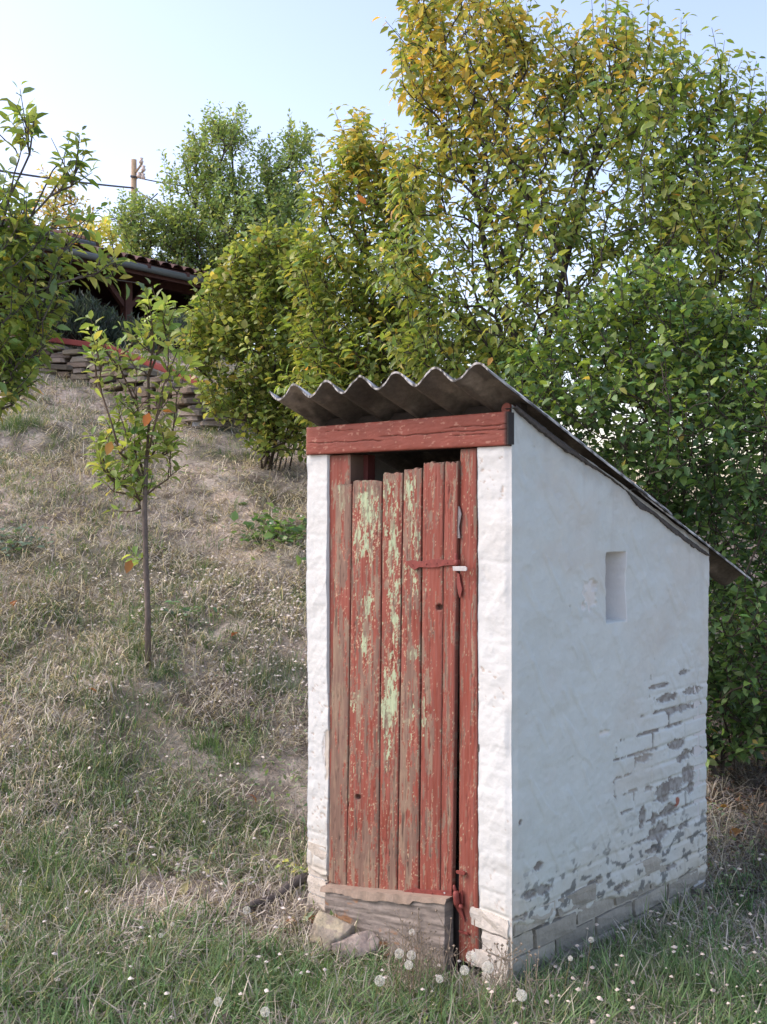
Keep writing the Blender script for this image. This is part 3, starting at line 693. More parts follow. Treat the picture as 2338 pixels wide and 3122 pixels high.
# ------------------------------------------------------------------ vegetation builders
LV8 = np.array([[0, 0, 0], [0, .35, .02], [0, .72, -.02], [0, 1.0, -.10], [-.5, .36, .10], [.5, .36, .10], [-.36, .72, .05], [.36, .72, .05]])
LF8 = np.array([[0, 1, 4], [0, 5, 1], [4, 1, 2], [4, 2, 6], [1, 5, 7], [1, 7, 2], [6, 2, 3], [2, 7, 3]])
LV4 = np.array([[0, 0, 0], [0, .5, -.02], [0, 1.0, -.08], [-.5, .45, .10], [.5, .45, .10]])
LF4 = np.array([[0, 1, 3], [0, 4, 1], [3, 1, 2], [1, 4, 2]])
def leaf_mesh(width):
    me = bpy.data.meshes.new('leaf'); v = LV8.copy(); v[:, 0] *= width
    me.from_pydata([tuple(p) for p in v], [], [tuple(f) for f in LF8])
    for p in me.polygons: p.use_smooth = True
    a_ = me.attributes.new('col', 'FLOAT_COLOR', 'POINT'); a_.data.foreach_set('color', np.ones(32, np.float32))
    me.materials.append(M_leaf); return me

def frames(dirs, ups):
    y = dirs / np.linalg.norm(dirs, axis=1, keepdims=True)
    x = np.cross(y, ups); x /= np.linalg.norm(x, axis=1, keepdims=True) + 1e-9
    z = np.cross(x, y); return x, y, z

def leaves_to(root, pos, dirs, ups, size, width, cols, singles, hi=True, ref=None):
    """the `singles` leaves nearest the camera as parts, the rest as one foliage part"""
    n = len(pos); x, y, z = frames(dirs, ups)
    dist = np.linalg.norm(pos - np.array([0, 0, CAMZ]), axis=1)
    px = CX + F * pos[:, 0] / pos[:, 1]; inview = (px > -60) & (px < 2400)
    score = size / dist * np.where(inview, 1, 0.3) * (1 + 0 * dist)
    order = np.argsort(-score); sel = order[:singles]; rest = order[singles:]
    me = leaf_mesh(width); off = Vector(root.location)
    for i in sel:
        o = bpy.data.objects.new('leaf', me); C.objects.link(o); o.parent = root
        s_ = size[i]
        M = Matrix(((x[i][0] * s_, y[i][0] * s_, z[i][0] * s_, pos[i][0] - off[0]), (x[i][1] * s_, y[i][1] * s_, z[i][1] * s_, pos[i][1] - off[1]), (x[i][2] * s_, y[i][2] * s_, z[i][2] * s_, pos[i][2] - off[2]), (0, 0, 0, 1)))
        o.matrix_basis = M; o.color = (*cols[i], 1)
    if len(rest) == 0: return
    LVv, LFf = (LV8, LF8) if hi else (LV4, LF4)
    lv = LVv.copy(); lv[:, 0] *= width; k = len(lv)
    s_ = size[rest][:, None, None]
    bend = RNG.normal(0, 0.12, (len(rest), 1)) * lv[None, :, 1] ** 2
    P = pos[rest][:, None, :] + s_ * (lv[None, :, 0:1] * x[rest][:, None, :] + lv[None, :, 1:2] * y[rest][:, None, :] + (lv[None, :, 2] + bend)[..., None] * z[rest][:, None, :])
    Fc = (LFf[None] + (np.arange(len(rest)) * k)[:, None, None]).reshape(-1, 3)
    cc = np.repeat(cols[rest], k, axis=0)
    o = mesh_from('foliage', P.reshape(-1, 3), Fc, M_leaf, col=cc); own(o, root); o['kind'] = 'stuff'

def grow(trunks, tips, rng, root_r, tipr=0.0025, wpath=0.30, up=0.25, maxseg=0.14):
    """branch skeleton: every tip is reached from the nearest earlier node; returns nodes, parents, radii, tip ids"""
    nodes = []; par = []; plen = []
    for tr in trunks:
        for i, p in enumerate(tr):
            p = np.asarray(p, float)
            if i == 0:
                dj = np.linalg.norm(np.array(nodes) - p, axis=1) if nodes else np.array([9.0])
                if dj.min() < 0.6: par.append(int(dj.argmin())); plen.append(plen[int(dj.argmin())] + dj.min())
                else: par.append(-1); plen.append(0.0)
            else: par.append(len(nodes) - 1); plen.append(plen[-1] + np.linalg.norm(p - nodes[-1]))
            nodes.append(p)
    base = np.asarray(trunks[0][0], float)
    order = np.argsort(np.linalg.norm(tips - base, axis=1) + rng.uniform(0, .6, len(tips)))
    cap = 60000; N = np.zeros((cap, 3)); n = len(nodes); N[:n] = nodes; PL_ = np.zeros(cap); PL_[:n] = plen
    ids = []
    tdir = {}
    for t in order:
        T = tips[t]; d = np.linalg.norm(N[:n] - T, axis=1)
        cost = d + wpath * PL_[:n] + 1.2 * np.clip(N[:n, 2] - T[2] + 0.05, 0, None)
        j = int(np.argmin(cost)); A = N[j]; L = d[j]
        k = max(2, int(L / maxseg)); pd = A - N[par[j]] if par[j] >= 0 else np.array([0, 0, 1.0])
        pd = pd / (np.linalg.norm(pd) + 1e-9); Cc = A + pd * L * 0.30 + (T - A) * 0.25 + np.array([0, 0, up * L * 0.2])
        last = j; jit = rng.normal(0, 0.03 * min(L, 1) ** 0.7, (k + 1, 3)); jit[0] = 0; jit[-1] = 0
        for i in range(1, k + 1):
            s = i / k; p = (1 - s) ** 2 * A + 2 * s * (1 - s) * Cc + s * s * T + jit[i]
            N[n] = p; par.append(last); PL_[n] = PL_[last] + np.linalg.norm(p - N[last]); last = n; n += 1
        ids.append((t, last))
        if n > cap - 200: break
    par = np.array(par); cnt = np.zeros(n)
    for t, i in ids:
        cnt[i] += 1
    for i in range(n - 1, -1, -1):
        if par[i] >= 0: cnt[par[i]] += cnt[i]
    mx = max(cnt.max(), 1); rad = tipr + (root_r - tipr) * (np.maximum(cnt, 0.3) / mx) ** 0.55
    return N[:n], par, rad, ids

def skeleton_mesh(name, N, par, rad, root, col, nside=5):
    i = np.where(par >= 0)[0]; A = N[par[i]]; B = N[i]; ra = np.minimum(rad[par[i]], rad[i] * 1.6 + .002); rb = rad[i]
    d = B - A; L = np.linalg.norm(d, axis=1, keepdims=True); d = d / (L + 1e-9)
    ref = np.where(np.abs(d[:, 2:3]) > 0.95, np.array([[1.0, 0, 0]]), np.array([[0.0, 0.0, 1.0]]))
    ref = np.where(np.abs(d[:, 2:3]) > 0.5, np.array([[1.0, 0.2, 0]]), ref)
    x = np.cross(d, ref); x /= np.linalg.norm(x, axis=1, keepdims=True); y = np.cross(d, x)
    B2 = B + d * rb[:, None] * 0.4
    th = np.arange(nside) * 2 * math.pi / nside
    ca = np.cos(th)[None, :, None]; sa = np.sin(th)[None, :, None]
    VA = A[:, None] + ra[:, None, None] * (ca * x[:, None] + sa * y[:, None]); VB = B2[:, None] + rb[:, None, None] * (ca * x[:, None] + sa * y[:, None])
    V = np.concatenate([VA, VB], 1).reshape(-1, 3); m = len(i); b = (np.arange(m) * 2 * nside)[:, None]
    k = np.arange(nside)[None]; k2 = (k + 1) % nside
    Fq = np.stack([b + k, b + k2, b + nside + k2, b + nside + k], -1).reshape(-1, 4)
    cc = np.tile(np.array(col), (len(V), 1)) * RNG.uniform(0.8, 1.2, (len(V), 1))
    o = mesh_from(name, V, Fq, M_bark, col=cc); own(o, root); return o

def in_poly(px, py, poly):
    poly = np.asarray(poly, float); x0, y0 = poly[:, 0], poly[:, 1]; x1, y1 = np.roll(x0, -1), np.roll(y0, -1)
    c = np.zeros(len(px), bool)
    for a, b, e, f in zip(x0, y0, x1, y1):
        hit = ((b > py) != (f > py)) & (px < (e - a) * (py - b) / (f - b + 1e-9) + a); c ^= hit
    return c

def sample_crown(poly, n, Yc, thick, rng, clump=0.0, seed=0):
    """points through the depth of a crown with the given outline at distance Yc"""
    poly = np.asarray(poly, float); out = []
    while len(out) < n:
        px = rng.uniform(poly[:, 0].min(), poly[:, 0].max(), 4000); py = rng.uniform(poly[:, 1].min(), poly[:, 1].max(), 4000)
        ok = in_poly(px, py, poly)
        if clump: ok &= fbm(px * 0.007, py * 0.007, 1000 + seed, 2) + rng.uniform(-.2, .2, 4000) > clump
        px = px[ok]; py = py[ok]
        # distance to outline narrows the depth
        q = np.min(np.hypot(px[:, None] - poly[None, :, 0], py[:, None] - poly[None, :, 1]), 1)
        w_ = np.clip(q / 300, 0.35, 1)
        Y = Yc + rng.uniform(-1, 1, len(px)) * thick * w_
        for a, b, c in zip(px, py, Y): out.append([(a - CX) / F * Yc * (0.4 + 0.6 * c / Yc), c, CAMZ + (HY - b) / F * Yc * (0.4 + 0.6 * c / Yc)])
    return np.array(out[:n])

def twig_leaves(N, par, ids, rng, per, tl, lsize, droop, upd=0.5, spread=0.8):
    """leaves alternate along short end shoots"""
    pos = []; dr = []; up = []; sz = []; tip = []
    segs = []
    for t, i in ids:
        p = N[i]; pp = N[par[par[i]]] if par[par[i]] >= 0 else N[par[i]]
        d = p - pp; d /= np.linalg.norm(d) + 1e-9; d = d + np.array([0, 0, upd]) + rng.normal(0, .3, 3); d /= np.linalg.norm(d)
        k = max(3, int(per * rng.uniform(0.6, 1.3))); L = tl * rng.uniform(0.6, 1.25)
        segs.append((p, p + d * L))
        ph = rng.uniform(0, 6.28)
        for j in range(k):
            s = (j + rng.uniform(-.3, .3)) / k * 1.35 - 0.35
            q = p + d * L * s if s >= 0 else p + (pp - p) * (-s) * 2.0
            a = ph + j * 2.4; e1 = np.cross(d, [0.3, 0.2, 0.9]); e1 /= np.linalg.norm(e1) + 1e-9; e2 = np.cross(d, e1)
            o = math.cos(a) * e1 + math.sin(a) * e2
            ld = o * spread + d * (0.35 + 0.5 * max(s, 0)) + np.array([0, 0, -droop]) + rng.normal(0, .22, 3)
            uu = np.array([0, 0, 1.0]) + rng.normal(0, .45, 3) - o * 0.1
            pos.append(q + o * 0.01); dr.append(ld); up.append(uu); sz.append(lsize * rng.uniform(0.55, 1.2) * (0.75 + .35 * (1 - abs(s - .3)))); tip.append(t)
    return np.array(pos), np.array(dr), np.array(up), np.array(sz), segs

def palette(n, rng, cols, probs, jit=0.18):
    c = np.array(cols)[rng.choice(len(cols), n, p=np.array(probs) / sum(probs))] * np.array([1.95, 2.0, 2.6])
    return np.clip(c * (1 + rng.normal(0, jit, (n, 1))) * (1 + rng.normal(0, 0.06, (n, 3))), 0.005, 0.9)

def twig_mesh(N, par, rad, segs):
    """append end shoots to the skeleton"""
    n0 = len(N); NN = [N]; pp = [par]; rr = [rad]
    A = np.array([s[0] for s in segs]); B = A + 0.8 * (np.array([s[1] for s in segs]) - A); k = len(segs)
    NN += [A, B]; pp += [np.full(k, -1), np.arange(n0, n0 + k)]; rr += [np.full(k, .0035), np.full(k, .0015)]
    return np.concatenate(NN), np.concatenate(pp), np.concatenate(rr)

OLIVE = [(0.115, 0.155, 0.032), (0.15, 0.19, 0.038), (0.085, 0.13, 0.035), (0.19, 0.20, 0.042), (0.30, 0.26, 0.05), (0.36, 0.17, 0.04)]
def tree(name, label, cat, base, trunks, polys, rng_seed, leafp, barkc, root_r, cols, probs, singles, hi=True, clump=0.0, colfun=None, group=None, wpath=0.3, trunkname='trunk'):
    rng = np.random.default_rng(rng_seed)
    root = empty(name, base, label, cat, group)
    tips = np.concatenate([sample_crown(p, n, Yc, th, rng, clump, rng_seed) for p, n, Yc, th in polys])
    tips[:, 2] = np.maximum(tips[:, 2], ground(tips[:, 0], tips[:, 1], False) + 0.12)
    N, par, rad, ids = grow(trunks, tips, rng, root_r, wpath=wpath)
    per, tl, ls, droop, upd, width = leafp
    pos, dr, up, sz, segs = twig_leaves(N, par, ids, rng, per, tl, ls, droop, upd)
    N2, p2, r2 = twig_mesh(N, par, rad, segs)
    skeleton_mesh(trunkname, N2, p2, r2, root, barkc)
    c = palette(len(pos), rng, cols, probs)
    if colfun is not None: c = colfun(pos, c, rng)
    leaves_to(root, pos, dr, up, sz, width, c, singles, hi)
    return root
def gpt(x, y, dz=-0.05): return np.array([x, y, float(ground(x, y)) + dz])

# ------------------------------------------------------------------ the big tree behind the outhouse
def painted_sun(pos, c, rng):  # low sun on the crown tops, painted in as yellow leaf colour
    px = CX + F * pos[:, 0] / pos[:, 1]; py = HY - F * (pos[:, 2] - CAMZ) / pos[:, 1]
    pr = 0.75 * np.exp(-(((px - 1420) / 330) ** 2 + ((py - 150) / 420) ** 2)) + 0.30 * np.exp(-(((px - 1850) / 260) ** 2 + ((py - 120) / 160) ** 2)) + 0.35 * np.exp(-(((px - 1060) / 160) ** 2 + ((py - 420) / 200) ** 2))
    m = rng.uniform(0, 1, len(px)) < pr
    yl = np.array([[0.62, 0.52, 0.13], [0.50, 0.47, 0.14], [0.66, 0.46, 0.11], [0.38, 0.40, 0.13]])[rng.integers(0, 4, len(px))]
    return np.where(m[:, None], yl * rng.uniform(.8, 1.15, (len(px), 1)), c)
CROWN = [(1230, 420), (1330, 520), (1300, 330), (1225, 250), (1225, 130), (1262, 20), (1290, -60), (1440, -90), (1560, -60), (1600, 60), (1650, 30), (1740, 90), (1830, 40), (1930, 70), (2010, 40), (2080, 90), (2130, 180), (2210, 150),
         (2215, 260), (2290, 250), (2350, 320), (2470, 380), (2560, 700), (2520, 1150), (2300, 1250), (1900, 1180), (1600, 1180), (1330, 1150), (1210, 1060), (1180, 820), (1200, 620)]
b0 = gpt(2.05, 8.3)
def seg(*pp): return [np.array(p, float) for p in pp]
trunkA = seg(b0, at(1650, 1180, 8.2), at(1660, 1060, 8.2), at(1690, 960, 8.2), at(1790, 830, 8.1))
tree('fruit_tree', 'tall broad fruit tree with drooping leaves and golden sunlight painted into its top rising behind the outhouse roof', 'tree', b0,
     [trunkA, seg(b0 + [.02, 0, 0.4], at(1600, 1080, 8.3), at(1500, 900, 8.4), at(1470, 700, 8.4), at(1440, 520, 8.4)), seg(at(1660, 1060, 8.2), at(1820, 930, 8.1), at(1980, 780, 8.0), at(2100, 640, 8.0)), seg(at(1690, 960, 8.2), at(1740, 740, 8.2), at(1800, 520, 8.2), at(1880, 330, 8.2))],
     [([(x, y + 55) for x, y in CROWN], 1750, 8.2, 1.3)], 3, (17, 0.32, 0.092, 0.75, 0.7, 0.42), (0.06, 0.05, 0.045), 0.075, OLIVE, (5, 5, 3, 3, .5, 0.05), 290, colfun=painted_sun, clump=0.31)
# slimmer tree to its left
CROWN2 = [(930, 620), (960, 500), (1040, 440), (1045, 370), (1090, 340), (1130, 400), (1190, 400), (1260, 460), (1290, 620), (1280, 900), (1320, 1150), (1230, 1230), (1000, 1210), (900, 1180), (930, 1000), (900, 800)]
b0 = gpt(0.1, 9.4)
tree('young_fruit_tree', 'slimmer fruit tree with warm sunlight painted into its top leaves between the round bush and the tall tree', 'tree', b0,
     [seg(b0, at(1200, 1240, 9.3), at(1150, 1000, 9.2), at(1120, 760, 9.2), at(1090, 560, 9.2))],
     [([(x, y + 60) for x, y in CROWN2], 640, 9.2, 0.8), ([(930, 1010), (1120, 960), (1450, 980), (1640, 1100), (1560, 1260), (930, 1300)], 330, 9.6, 0.4)], 5, (17, 0.30, 0.095, 0.6, 0.7, 0.42), (0.07, 0.055, 0.045), 0.05, OLIVE, (4, 5, 2, 4, .6, 0.06), 200, colfun=painted_sun, clump=0.27)
# hazel like bush left of the roof
CROWN3 = [(600, 1180), (560, 1040), (600, 960), (640, 830), (720, 780), (800, 700), (900, 700), (960, 820), (1010, 1000), (1120, 1180), (1030, 1280), (900, 1330), (960, 1380), (760, 1380), (790, 1310), (660, 1280)]
b0 = gpt(-1.07, 10.3)
tree('hazel_bush', 'many stemmed leafy bush with yellow green leaves on the slope left of the roof', 'bush', b0,
     [seg(b0 + [0.05 * k - .12, 0.04 * (k % 3), 0], at(835 + 14 * k, 1310, 10.3), at(800 + 30 * k, 1150, 10.2 + .1 * (k % 3))) for k in range(6)],
     [(CROWN3, 900, 10.2, 0.9)], 8, (15, 0.22, 0.075, 0.35, 0.6, 0.72), (0.07, 0.055, 0.04), 0.028, [(0.125, 0.165, 0.035), (0.17, 0.19, 0.042), (0.09, 0.125, 0.03), (0.24, 0.22, 0.05), (0.33, 0.22, 0.05)], (5, 5, 3, 1.6, .12), 280, wpath=0.1, clump=0.2)
# right hand hedge bush
CROWN4 = [(1500, 1240), (1560, 1160), (1650, 1060), (1750, 960), (1850, 930), (1960, 800), (2040, 780), (2090, 900), (2200, 960), (2330, 960), (2500, 1000), (2560, 2200), (2340, 2330), (2200, 2290), (2110, 2350), (2040, 2100), (2000, 1700), (1700, 1450)]
BUSHC = [(0.052, 0.092, 0.026), (0.07, 0.12, 0.03), (0.036, 0.066, 0.022), (0.10, 0.16, 0.034), (0.24, 0.20, 0.04)]
b0 = gpt(2.5, 6.3)
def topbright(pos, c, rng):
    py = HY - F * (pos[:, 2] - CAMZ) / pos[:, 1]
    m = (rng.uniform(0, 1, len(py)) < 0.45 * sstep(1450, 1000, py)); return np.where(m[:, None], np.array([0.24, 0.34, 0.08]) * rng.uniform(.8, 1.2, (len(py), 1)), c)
tree('lilac_bush', 'large dark green dense bush standing right behind the outhouse', 'bush', b0,
     [seg(b0 + [0.16 * k - .5, 0.12 * (k % 3) - .1, 0], b0 + [0.22 * k - .7, 0.15 * (k % 3) - .1, 0.6], b0 + [0.3 * k - .95, 0.1 * (k % 3), 1.3]) for k in range(8)],
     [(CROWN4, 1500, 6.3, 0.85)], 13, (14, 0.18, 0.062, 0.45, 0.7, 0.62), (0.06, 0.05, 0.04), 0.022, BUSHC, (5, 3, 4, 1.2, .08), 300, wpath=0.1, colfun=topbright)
b0 = gpt(3.3, 8.6)
tree('lilac_bush', 'deeper dark bush filling the right edge behind the nearer dense bush', 'bush', b0,
     [seg(b0 + [0.3 * k - .9, 0.1 * (k % 2), 0], b0 + [0.4 * k - 1.2, 0.1 * (k % 3), 0.9]) for k in range(6)],
     [([(1700, 1500), (1900, 1150), (2100, 1100), (2600, 1100), (2700, 2100), (2300, 2180), (1900, 2100)], 520, 8.6, 0.8)], 14, (13, 0.24, 0.095, 0.45, 0.6, 0.62), (0.06, 0.05, 0.04), 0.03, BUSHC, (4, 1, 6, .3, .02), 0, wpath=0.1, hi=False)
# tree behind, over the pavilion
CROWN5 = [(330, 640), (420, 590), (470, 500), (560, 490), (590, 390), (690, 350), (730, 340), (760, 420), (840, 440), (870, 380), (930, 400), (960, 480), (1010, 560), (1050, 900), (980, 1000), (700, 980), (590, 900), (520, 830), (450, 800), (350, 720)]
b0 = gpt(-2.6, 17.0)
tree('pear_tree', 'round crowned green tree with tiny leaves rising beyond the pavilion roof', 'tree', b0,
     [seg(b0, at(680, 960, 17), at(690, 820, 17)), seg(at(680, 960, 17), at(790, 820, 17), at(830, 640, 17))],
     [([(x, y + 30) for x, y in CROWN5], 1700, 17, 1.6)], 21, (20, 0.34, 0.085, 0.1, 0.8, 0.6), (0.07, 0.06, 0.05), 0.14, [(0.13, 0.18, 0.055), (0.16, 0.21, 0.06), (0.10, 0.14, 0.05), (0.20, 0.23, 0.065)], (5, 5, 3, 2), 0, hi=False, clump=0.38)
# left foreground tree reaching in from outside the frame
CROWN6 = [(-220, 480), (-30, 580), (40, 620), (100, 680), (190, 720), (225, 780), (235, 860), (200, 930), (210, 980), (140, 1050), (130, 1120), (90, 1170), (40, 1220), (-60, 1280), (-260, 1250), (-350, 800)]
b0 = gpt(-2.55, 5.6)
tree('cherry_tree', 'leafy fruit tree reaching in from the left edge above the dry slope', 'tree', b0,
     [seg(b0, b0 + [0.03, 0, 0.6], b0 + [0.10, 0, 1.1]), seg(b0 + [0.10, 0, 1.1], at(-120, 900, 5.5), at(0, 760, 5.5), at(80, 690, 5.4), at(160, 520, 5.4)), seg(at(-120, 900, 5.5), at(60, 905, 5.4), at(230, 850, 5.3), at(350, 800, 5.3)),
      seg(at(-20, 780, 5.5), at(30, 600, 5.4), at(90, 470, 5.4), at(103, 370, 5.4)), seg(at(60, 700, 5.4), at(150, 600, 5.4), at(215, 500, 5.4))],
     [(CROWN6, 330, 5.5, 0.55), ([(0, 410), (50, 370), (90, 320), (110, 380), (100, 480), (40, 500)], 8, 5.4, .15), ([(150, 560), (200, 460), (230, 430), (250, 480), (210, 580)], 5, 5.4, .15), ([(200, 720), (270, 640), (240, 760)], 3, 5.4, .1), ([(230, 850), (330, 790), (390, 830), (320, 870)], 7, 5.3, .15), ([(180, 560), (240, 520), (270, 540), (210, 580)], 3, 5.4, .1)],
     31, (11, 0.20, 0.085, 0.35, 0.5, 0.40), (0.09, 0.08, 0.07), 0.03, OLIVE, (5, 4, 4, 2, .4, .1), 300, clump=0.30)
# yellowish trees far behind
b0 = gpt(-7.3, 24)
tree('yellow_tree', 'pale yellow tree far behind the pavilion roof', 'tree', b0, [seg(b0, at(330, 780, 24), at(340, 720, 24))],
     [([(210, 760), (240, 700), (320, 680), (350, 720), (390, 700), (440, 780), (420, 830), (230, 830)], 130, 24, 1.0)], 41, (18, 0.4, 0.14, 0.1, 0.7, 0.6), (0.08, 0.07, 0.05), 0.08, [(0.38, 0.33, 0.08), (0.25, 0.27, 0.08)], (3, 2), 0, hi=False)
b0 = gpt(-6.6, 19.0)
tree('orange_tree', 'sparse orange tinted tree beyond the left tree and the power line', 'tree', b0, [seg(b0, at(160, 700, 19), at(170, 600, 19))],
     [([(60, 760), (120, 640), (180, 560), (230, 600), (240, 700), (260, 760)], 70, 19, 0.8)], 43, (18, 0.4, 0.12, 0.1, 0.7, 0.5), (0.08, 0.07, 0.05), 0.06, [(0.34, 0.24, 0.08), (0.22, 0.22, 0.07)], (2, 3), 0, hi=False)
# dark thicket under and behind the pavilion and behind the hazel
b0 = gpt(-3.9, 19)
tree('backdrop_bush', 'dark green bush seen through the open pavilion', 'bush', b0, [seg(b0, b0 + [0, 0, .8]), seg(b0 + [1.2, 0, 0], b0 + [1.2, 0, 1])],
     [([(160, 1080), (180, 860), (380, 850), (620, 850), (760, 940), (1000, 1000), (1000, 1200), (500, 1150)], 240, 19, 0.8)], 44, (20, 0.35, 0.12, 0.3, 0.7, 0.6), (0.05, 0.04, 0.03), 0.05, [(0.04, 0.08, 0.025), (0.06, 0.10, 0.03)], (2, 3), 0, hi=False)

# ------------------------------------------------------------------ sapling on the slope
rs = np.random.default_rng(77)
sx, sy = (452 - CX) / F * 6.35, 6.35
for _ in range(20):
    zg = float(ground(sx, sy)); ys = (CAMZ - zg) * F / (1985 - HY); sy = 0.5 * sy + 0.5 * ys; sx = (452 - CX) / F * sy
SB = np.array([sx, sy, float(ground(sx, sy))])
sap = empty('sapling', SB, 'slender young fruit sapling with bare lower stem standing alone on the slope', 'tree')
def sp(px, py, dy=0.0): return at(px, py, sy + dy)
stem = seg(SB - [0, 0, .03], sp(450, 1850), sp(444, 1700), sp(441, 1560), sp(443, 1480), sp(446, 1400))
limbs = [seg(sp(446, 1400), sp(455, 1280, .03), sp(452, 1150, .05), sp(470, 1040), sp(440, 960)), seg(sp(446, 1480), sp(418, 1430), sp(365, 1380, -.1), sp(340, 1290, -.1), sp(310, 1200)), seg(sp(446, 1510), sp(470, 1490), sp(512, 1460)), seg(sp(444, 1470), sp(425, 1400, .1), sp(420, 1250, .1), sp(370, 1130, .1), sp(330, 1080)),
         seg(sp(450, 1390), sp(470, 1300, -.1), sp(500, 1170, -.1), sp(545, 1060)), seg(sp(512, 1460), sp(525, 1330), sp(540, 1200)), seg(sp(452, 1150, .05), sp(480, 1080), sp(500, 980), sp(500, 930))]
tips = sample_crown([(330, 1480), (300, 1380), (330, 1300), (280, 1180), (280, 1080), (330, 1020), (400, 1030), (440, 960), (500, 930), (530, 1020), (570, 1080), (560, 1280), (500, 1400), (480, 1480)], 62, sy, 0.32, rs)
tips = np.vstack([tips, sample_crown([(300, 1500), (290, 1250), (560, 1230), (540, 1480), (430, 1520)], 26, sy, 0.3, rs), [sp(400, 1560), sp(372, 1470), sp(418, 1460), sp(425, 1710), sp(520, 1450), sp(430, 1500)], [sp(490, 945), sp(455, 980), sp(295, 1000), sp(505, 1010), sp(480, 960)]])
N, par, rad, ids = grow([stem] + limbs, tips, rs, 0.022, tipr=0.003, wpath=0.25)
k = len(stem); rad[:k] = np.linspace(0.019, 0.0125, k)
pos, dr, up, sz, segs = twig_leaves(N, par, ids, rs, 12, 0.15, 0.082, 0.15, 0.5, 0.9)
# the lowest stray shoots carry few leaves
skeleton_mesh('branches', *twig_mesh(N[k - 1:], np.where(par[k - 1:] >= k - 1, par[k - 1:] - (k - 1), -1), rad[k - 1:] * .8, segs), sap, (0.13, 0.095, 0.07))['kind'] = 'stuff'
V, Fq = tube(np.array(stem), list(rad[:k]), 10); poly_obj('trunk', V, Fq, M_bark, sap, col=(0.165, 0.135, 0.115), smooth=True)
cs = 1.05 * palette(len(pos), rs, [(0.15, 0.20, 0.045), (0.19, 0.235, 0.055), (0.11, 0.155, 0.04), (0.25, 0.25, 0.06), (0.40, 0.16, 0.045)], (5, 4, 3, 1.0, .03))
leaves_to(sap, pos, dr, up, sz, 0.45, cs, 300)
me = leaf_mesh(0.62)
for (px, py, col_) in ((455, 1258, (0.48, 0.18, 0.07)), (340, 1345, (0.38, 0.22, 0.09)), (400, 1706, (0.27, 0.14, 0.07))):
    o = bpy.data.objects.new('leaf', me); C.objects.link(o); o.parent = sap; p = sp(px, py, -.32); o.location = Vector(p) - Vector(SB); o.scale = (0.085,) * 3; o.rotation_euler = (math.radians(-75), 0.3, 0.4); o.color = (*col_, 1); o['label'] = 'orange dead leaf'

# ------------------------------------------------------------------ ground plants
def occupied(x, y):
    q = np.stack([x - CO[0], y - CO[1]], -1); u = q @ UF; d = q @ UD
    return (u > -0.02) & (u < W_F + 0.02) & (d > -0.07) & (d < D_S + .02)

def blades(name, label, bx, by, L, wd, lean, ang, cols, z0=None, bend=0.6):
    """n grass blades, three faces each"""
    ok = ~occupied(bx, by); bx, by, L, wd, lean, ang, cols = bx[ok], by[ok], L[ok], wd[ok], lean[ok], ang[ok], cols[ok]
    n = len(bx); z = ground(bx, by) - 0.004 if z0 is None else z0[ok]
    hx, hy = np.cos(ang), np.sin(ang); sxv, syv = -hy, hx
    tw = RNG.uniform(-1, 1, n); 
    P = np.zeros((n, 5, 3)); base = np.stack([bx, by, z], -1)
    def along(s):
        le = lean + bend * s * lean ** 0.5
        r_ = L * s; hor = r_ * np.sin(np.clip(lean * (0.5 + s), 0, 2.2)); ver = r_ * np.cos(np.clip(lean * (0.45 + 0.75 * s), 0, 1.62))
        return base + np.stack([hx * hor, hy * hor, ver], -1)
    w2 = np.stack([sxv * np.cos(tw), syv * np.cos(tw), 0.5 * np.sin(tw)], -1) * wd[:, None]
    m = along(0.5)
    P[:, 0] = base - w2 * .5; P[:, 1] = base + w2 * .5; P[:, 2] = m - w2 * .45; P[:, 3] = m + w2 * .45; P[:, 4] = along(1.0)
    Ft = np.array([[0, 1, 3], [0, 3, 2], [2, 3, 4]]); Fc = (Ft[None] + (np.arange(n) * 5)[:, None, None]).reshape(-1, 3)
    o = mesh_from(name, P.reshape(-1, 3), Fc, M_grass, col=np.repeat(cols, 5, axis=0), smooth=False)
    return tag(o, label, 'grass', kind='stuff')

def scatter(n, y0, y1, rng, pw=1.6, margin=0.10):
    u = rng.uniform(0, 1, n); a = 1 - pw
    Y = (y0 ** a + u * (y1 ** a - y0 ** a)) ** (1 / a) if abs(a) > 1e-6 else y0 * (y1 / y0) ** u
    t = rng.uniform(-0.365 - margin, 0.365 + margin, n); return t * Y, Y
rg = np.random.default_rng(99)
GREENS = [(0.105, 0.20, 0.075), (0.15, 0.25, 0.095), (0.20, 0.30, 0.13), (0.07, 0.14, 0.055), (0.27, 0.32, 0.13)]
STRAW = [(0.56, 0.515, 0.42), (0.43, 0.395, 0.34), (0.32, 0.285, 0.25), (0.66, 0.60, 0.46), (0.20, 0.165, 0.15)]

def tufts(name, label, cx, cy, per, Lm, wdm, spreadr, cols, probs, lean=(0.1, 1.0)):
    n = len(cx); k = rg.poisson(per, n) + 3; ii = np.repeat(np.arange(n), k); m = len(ii)
    sc = rg.uniform(0.6, 1.3, n)[ii]
    bx = cx[ii] + rg.normal(0, spreadr, m) * sc; by = cy[ii] + rg.normal(0, spreadr, m) * sc
    L = Lm * sc * rg.uniform(0.45, 1.25, m); wdv = wdm * rg.uniform(0.6, 1.3, m)
    cc0 = np.array(cols)[rg.choice(len(cols), n, p=np.array(probs) / sum(probs))][ii]
    c2 = np.array(cols)[rg.choice(len(cols), m, p=np.array(probs) / sum(probs))]; mixv = rg.uniform(0, 1, (m, 1)) * .6
    cc = (cc0 * (1 - mixv) + c2 * mixv) * rg.uniform(.75, 1.2, (m, 1))
    dry = rg.uniform(0, 1, m) < 0.10; cc[dry] = np.array(STRAW)[rg.integers(0, 4, dry.sum())]
    return blades(name, label, bx, by, L, wdv, rg.uniform(*lean, m), rg.uniform(0, 6.283, m), cc)

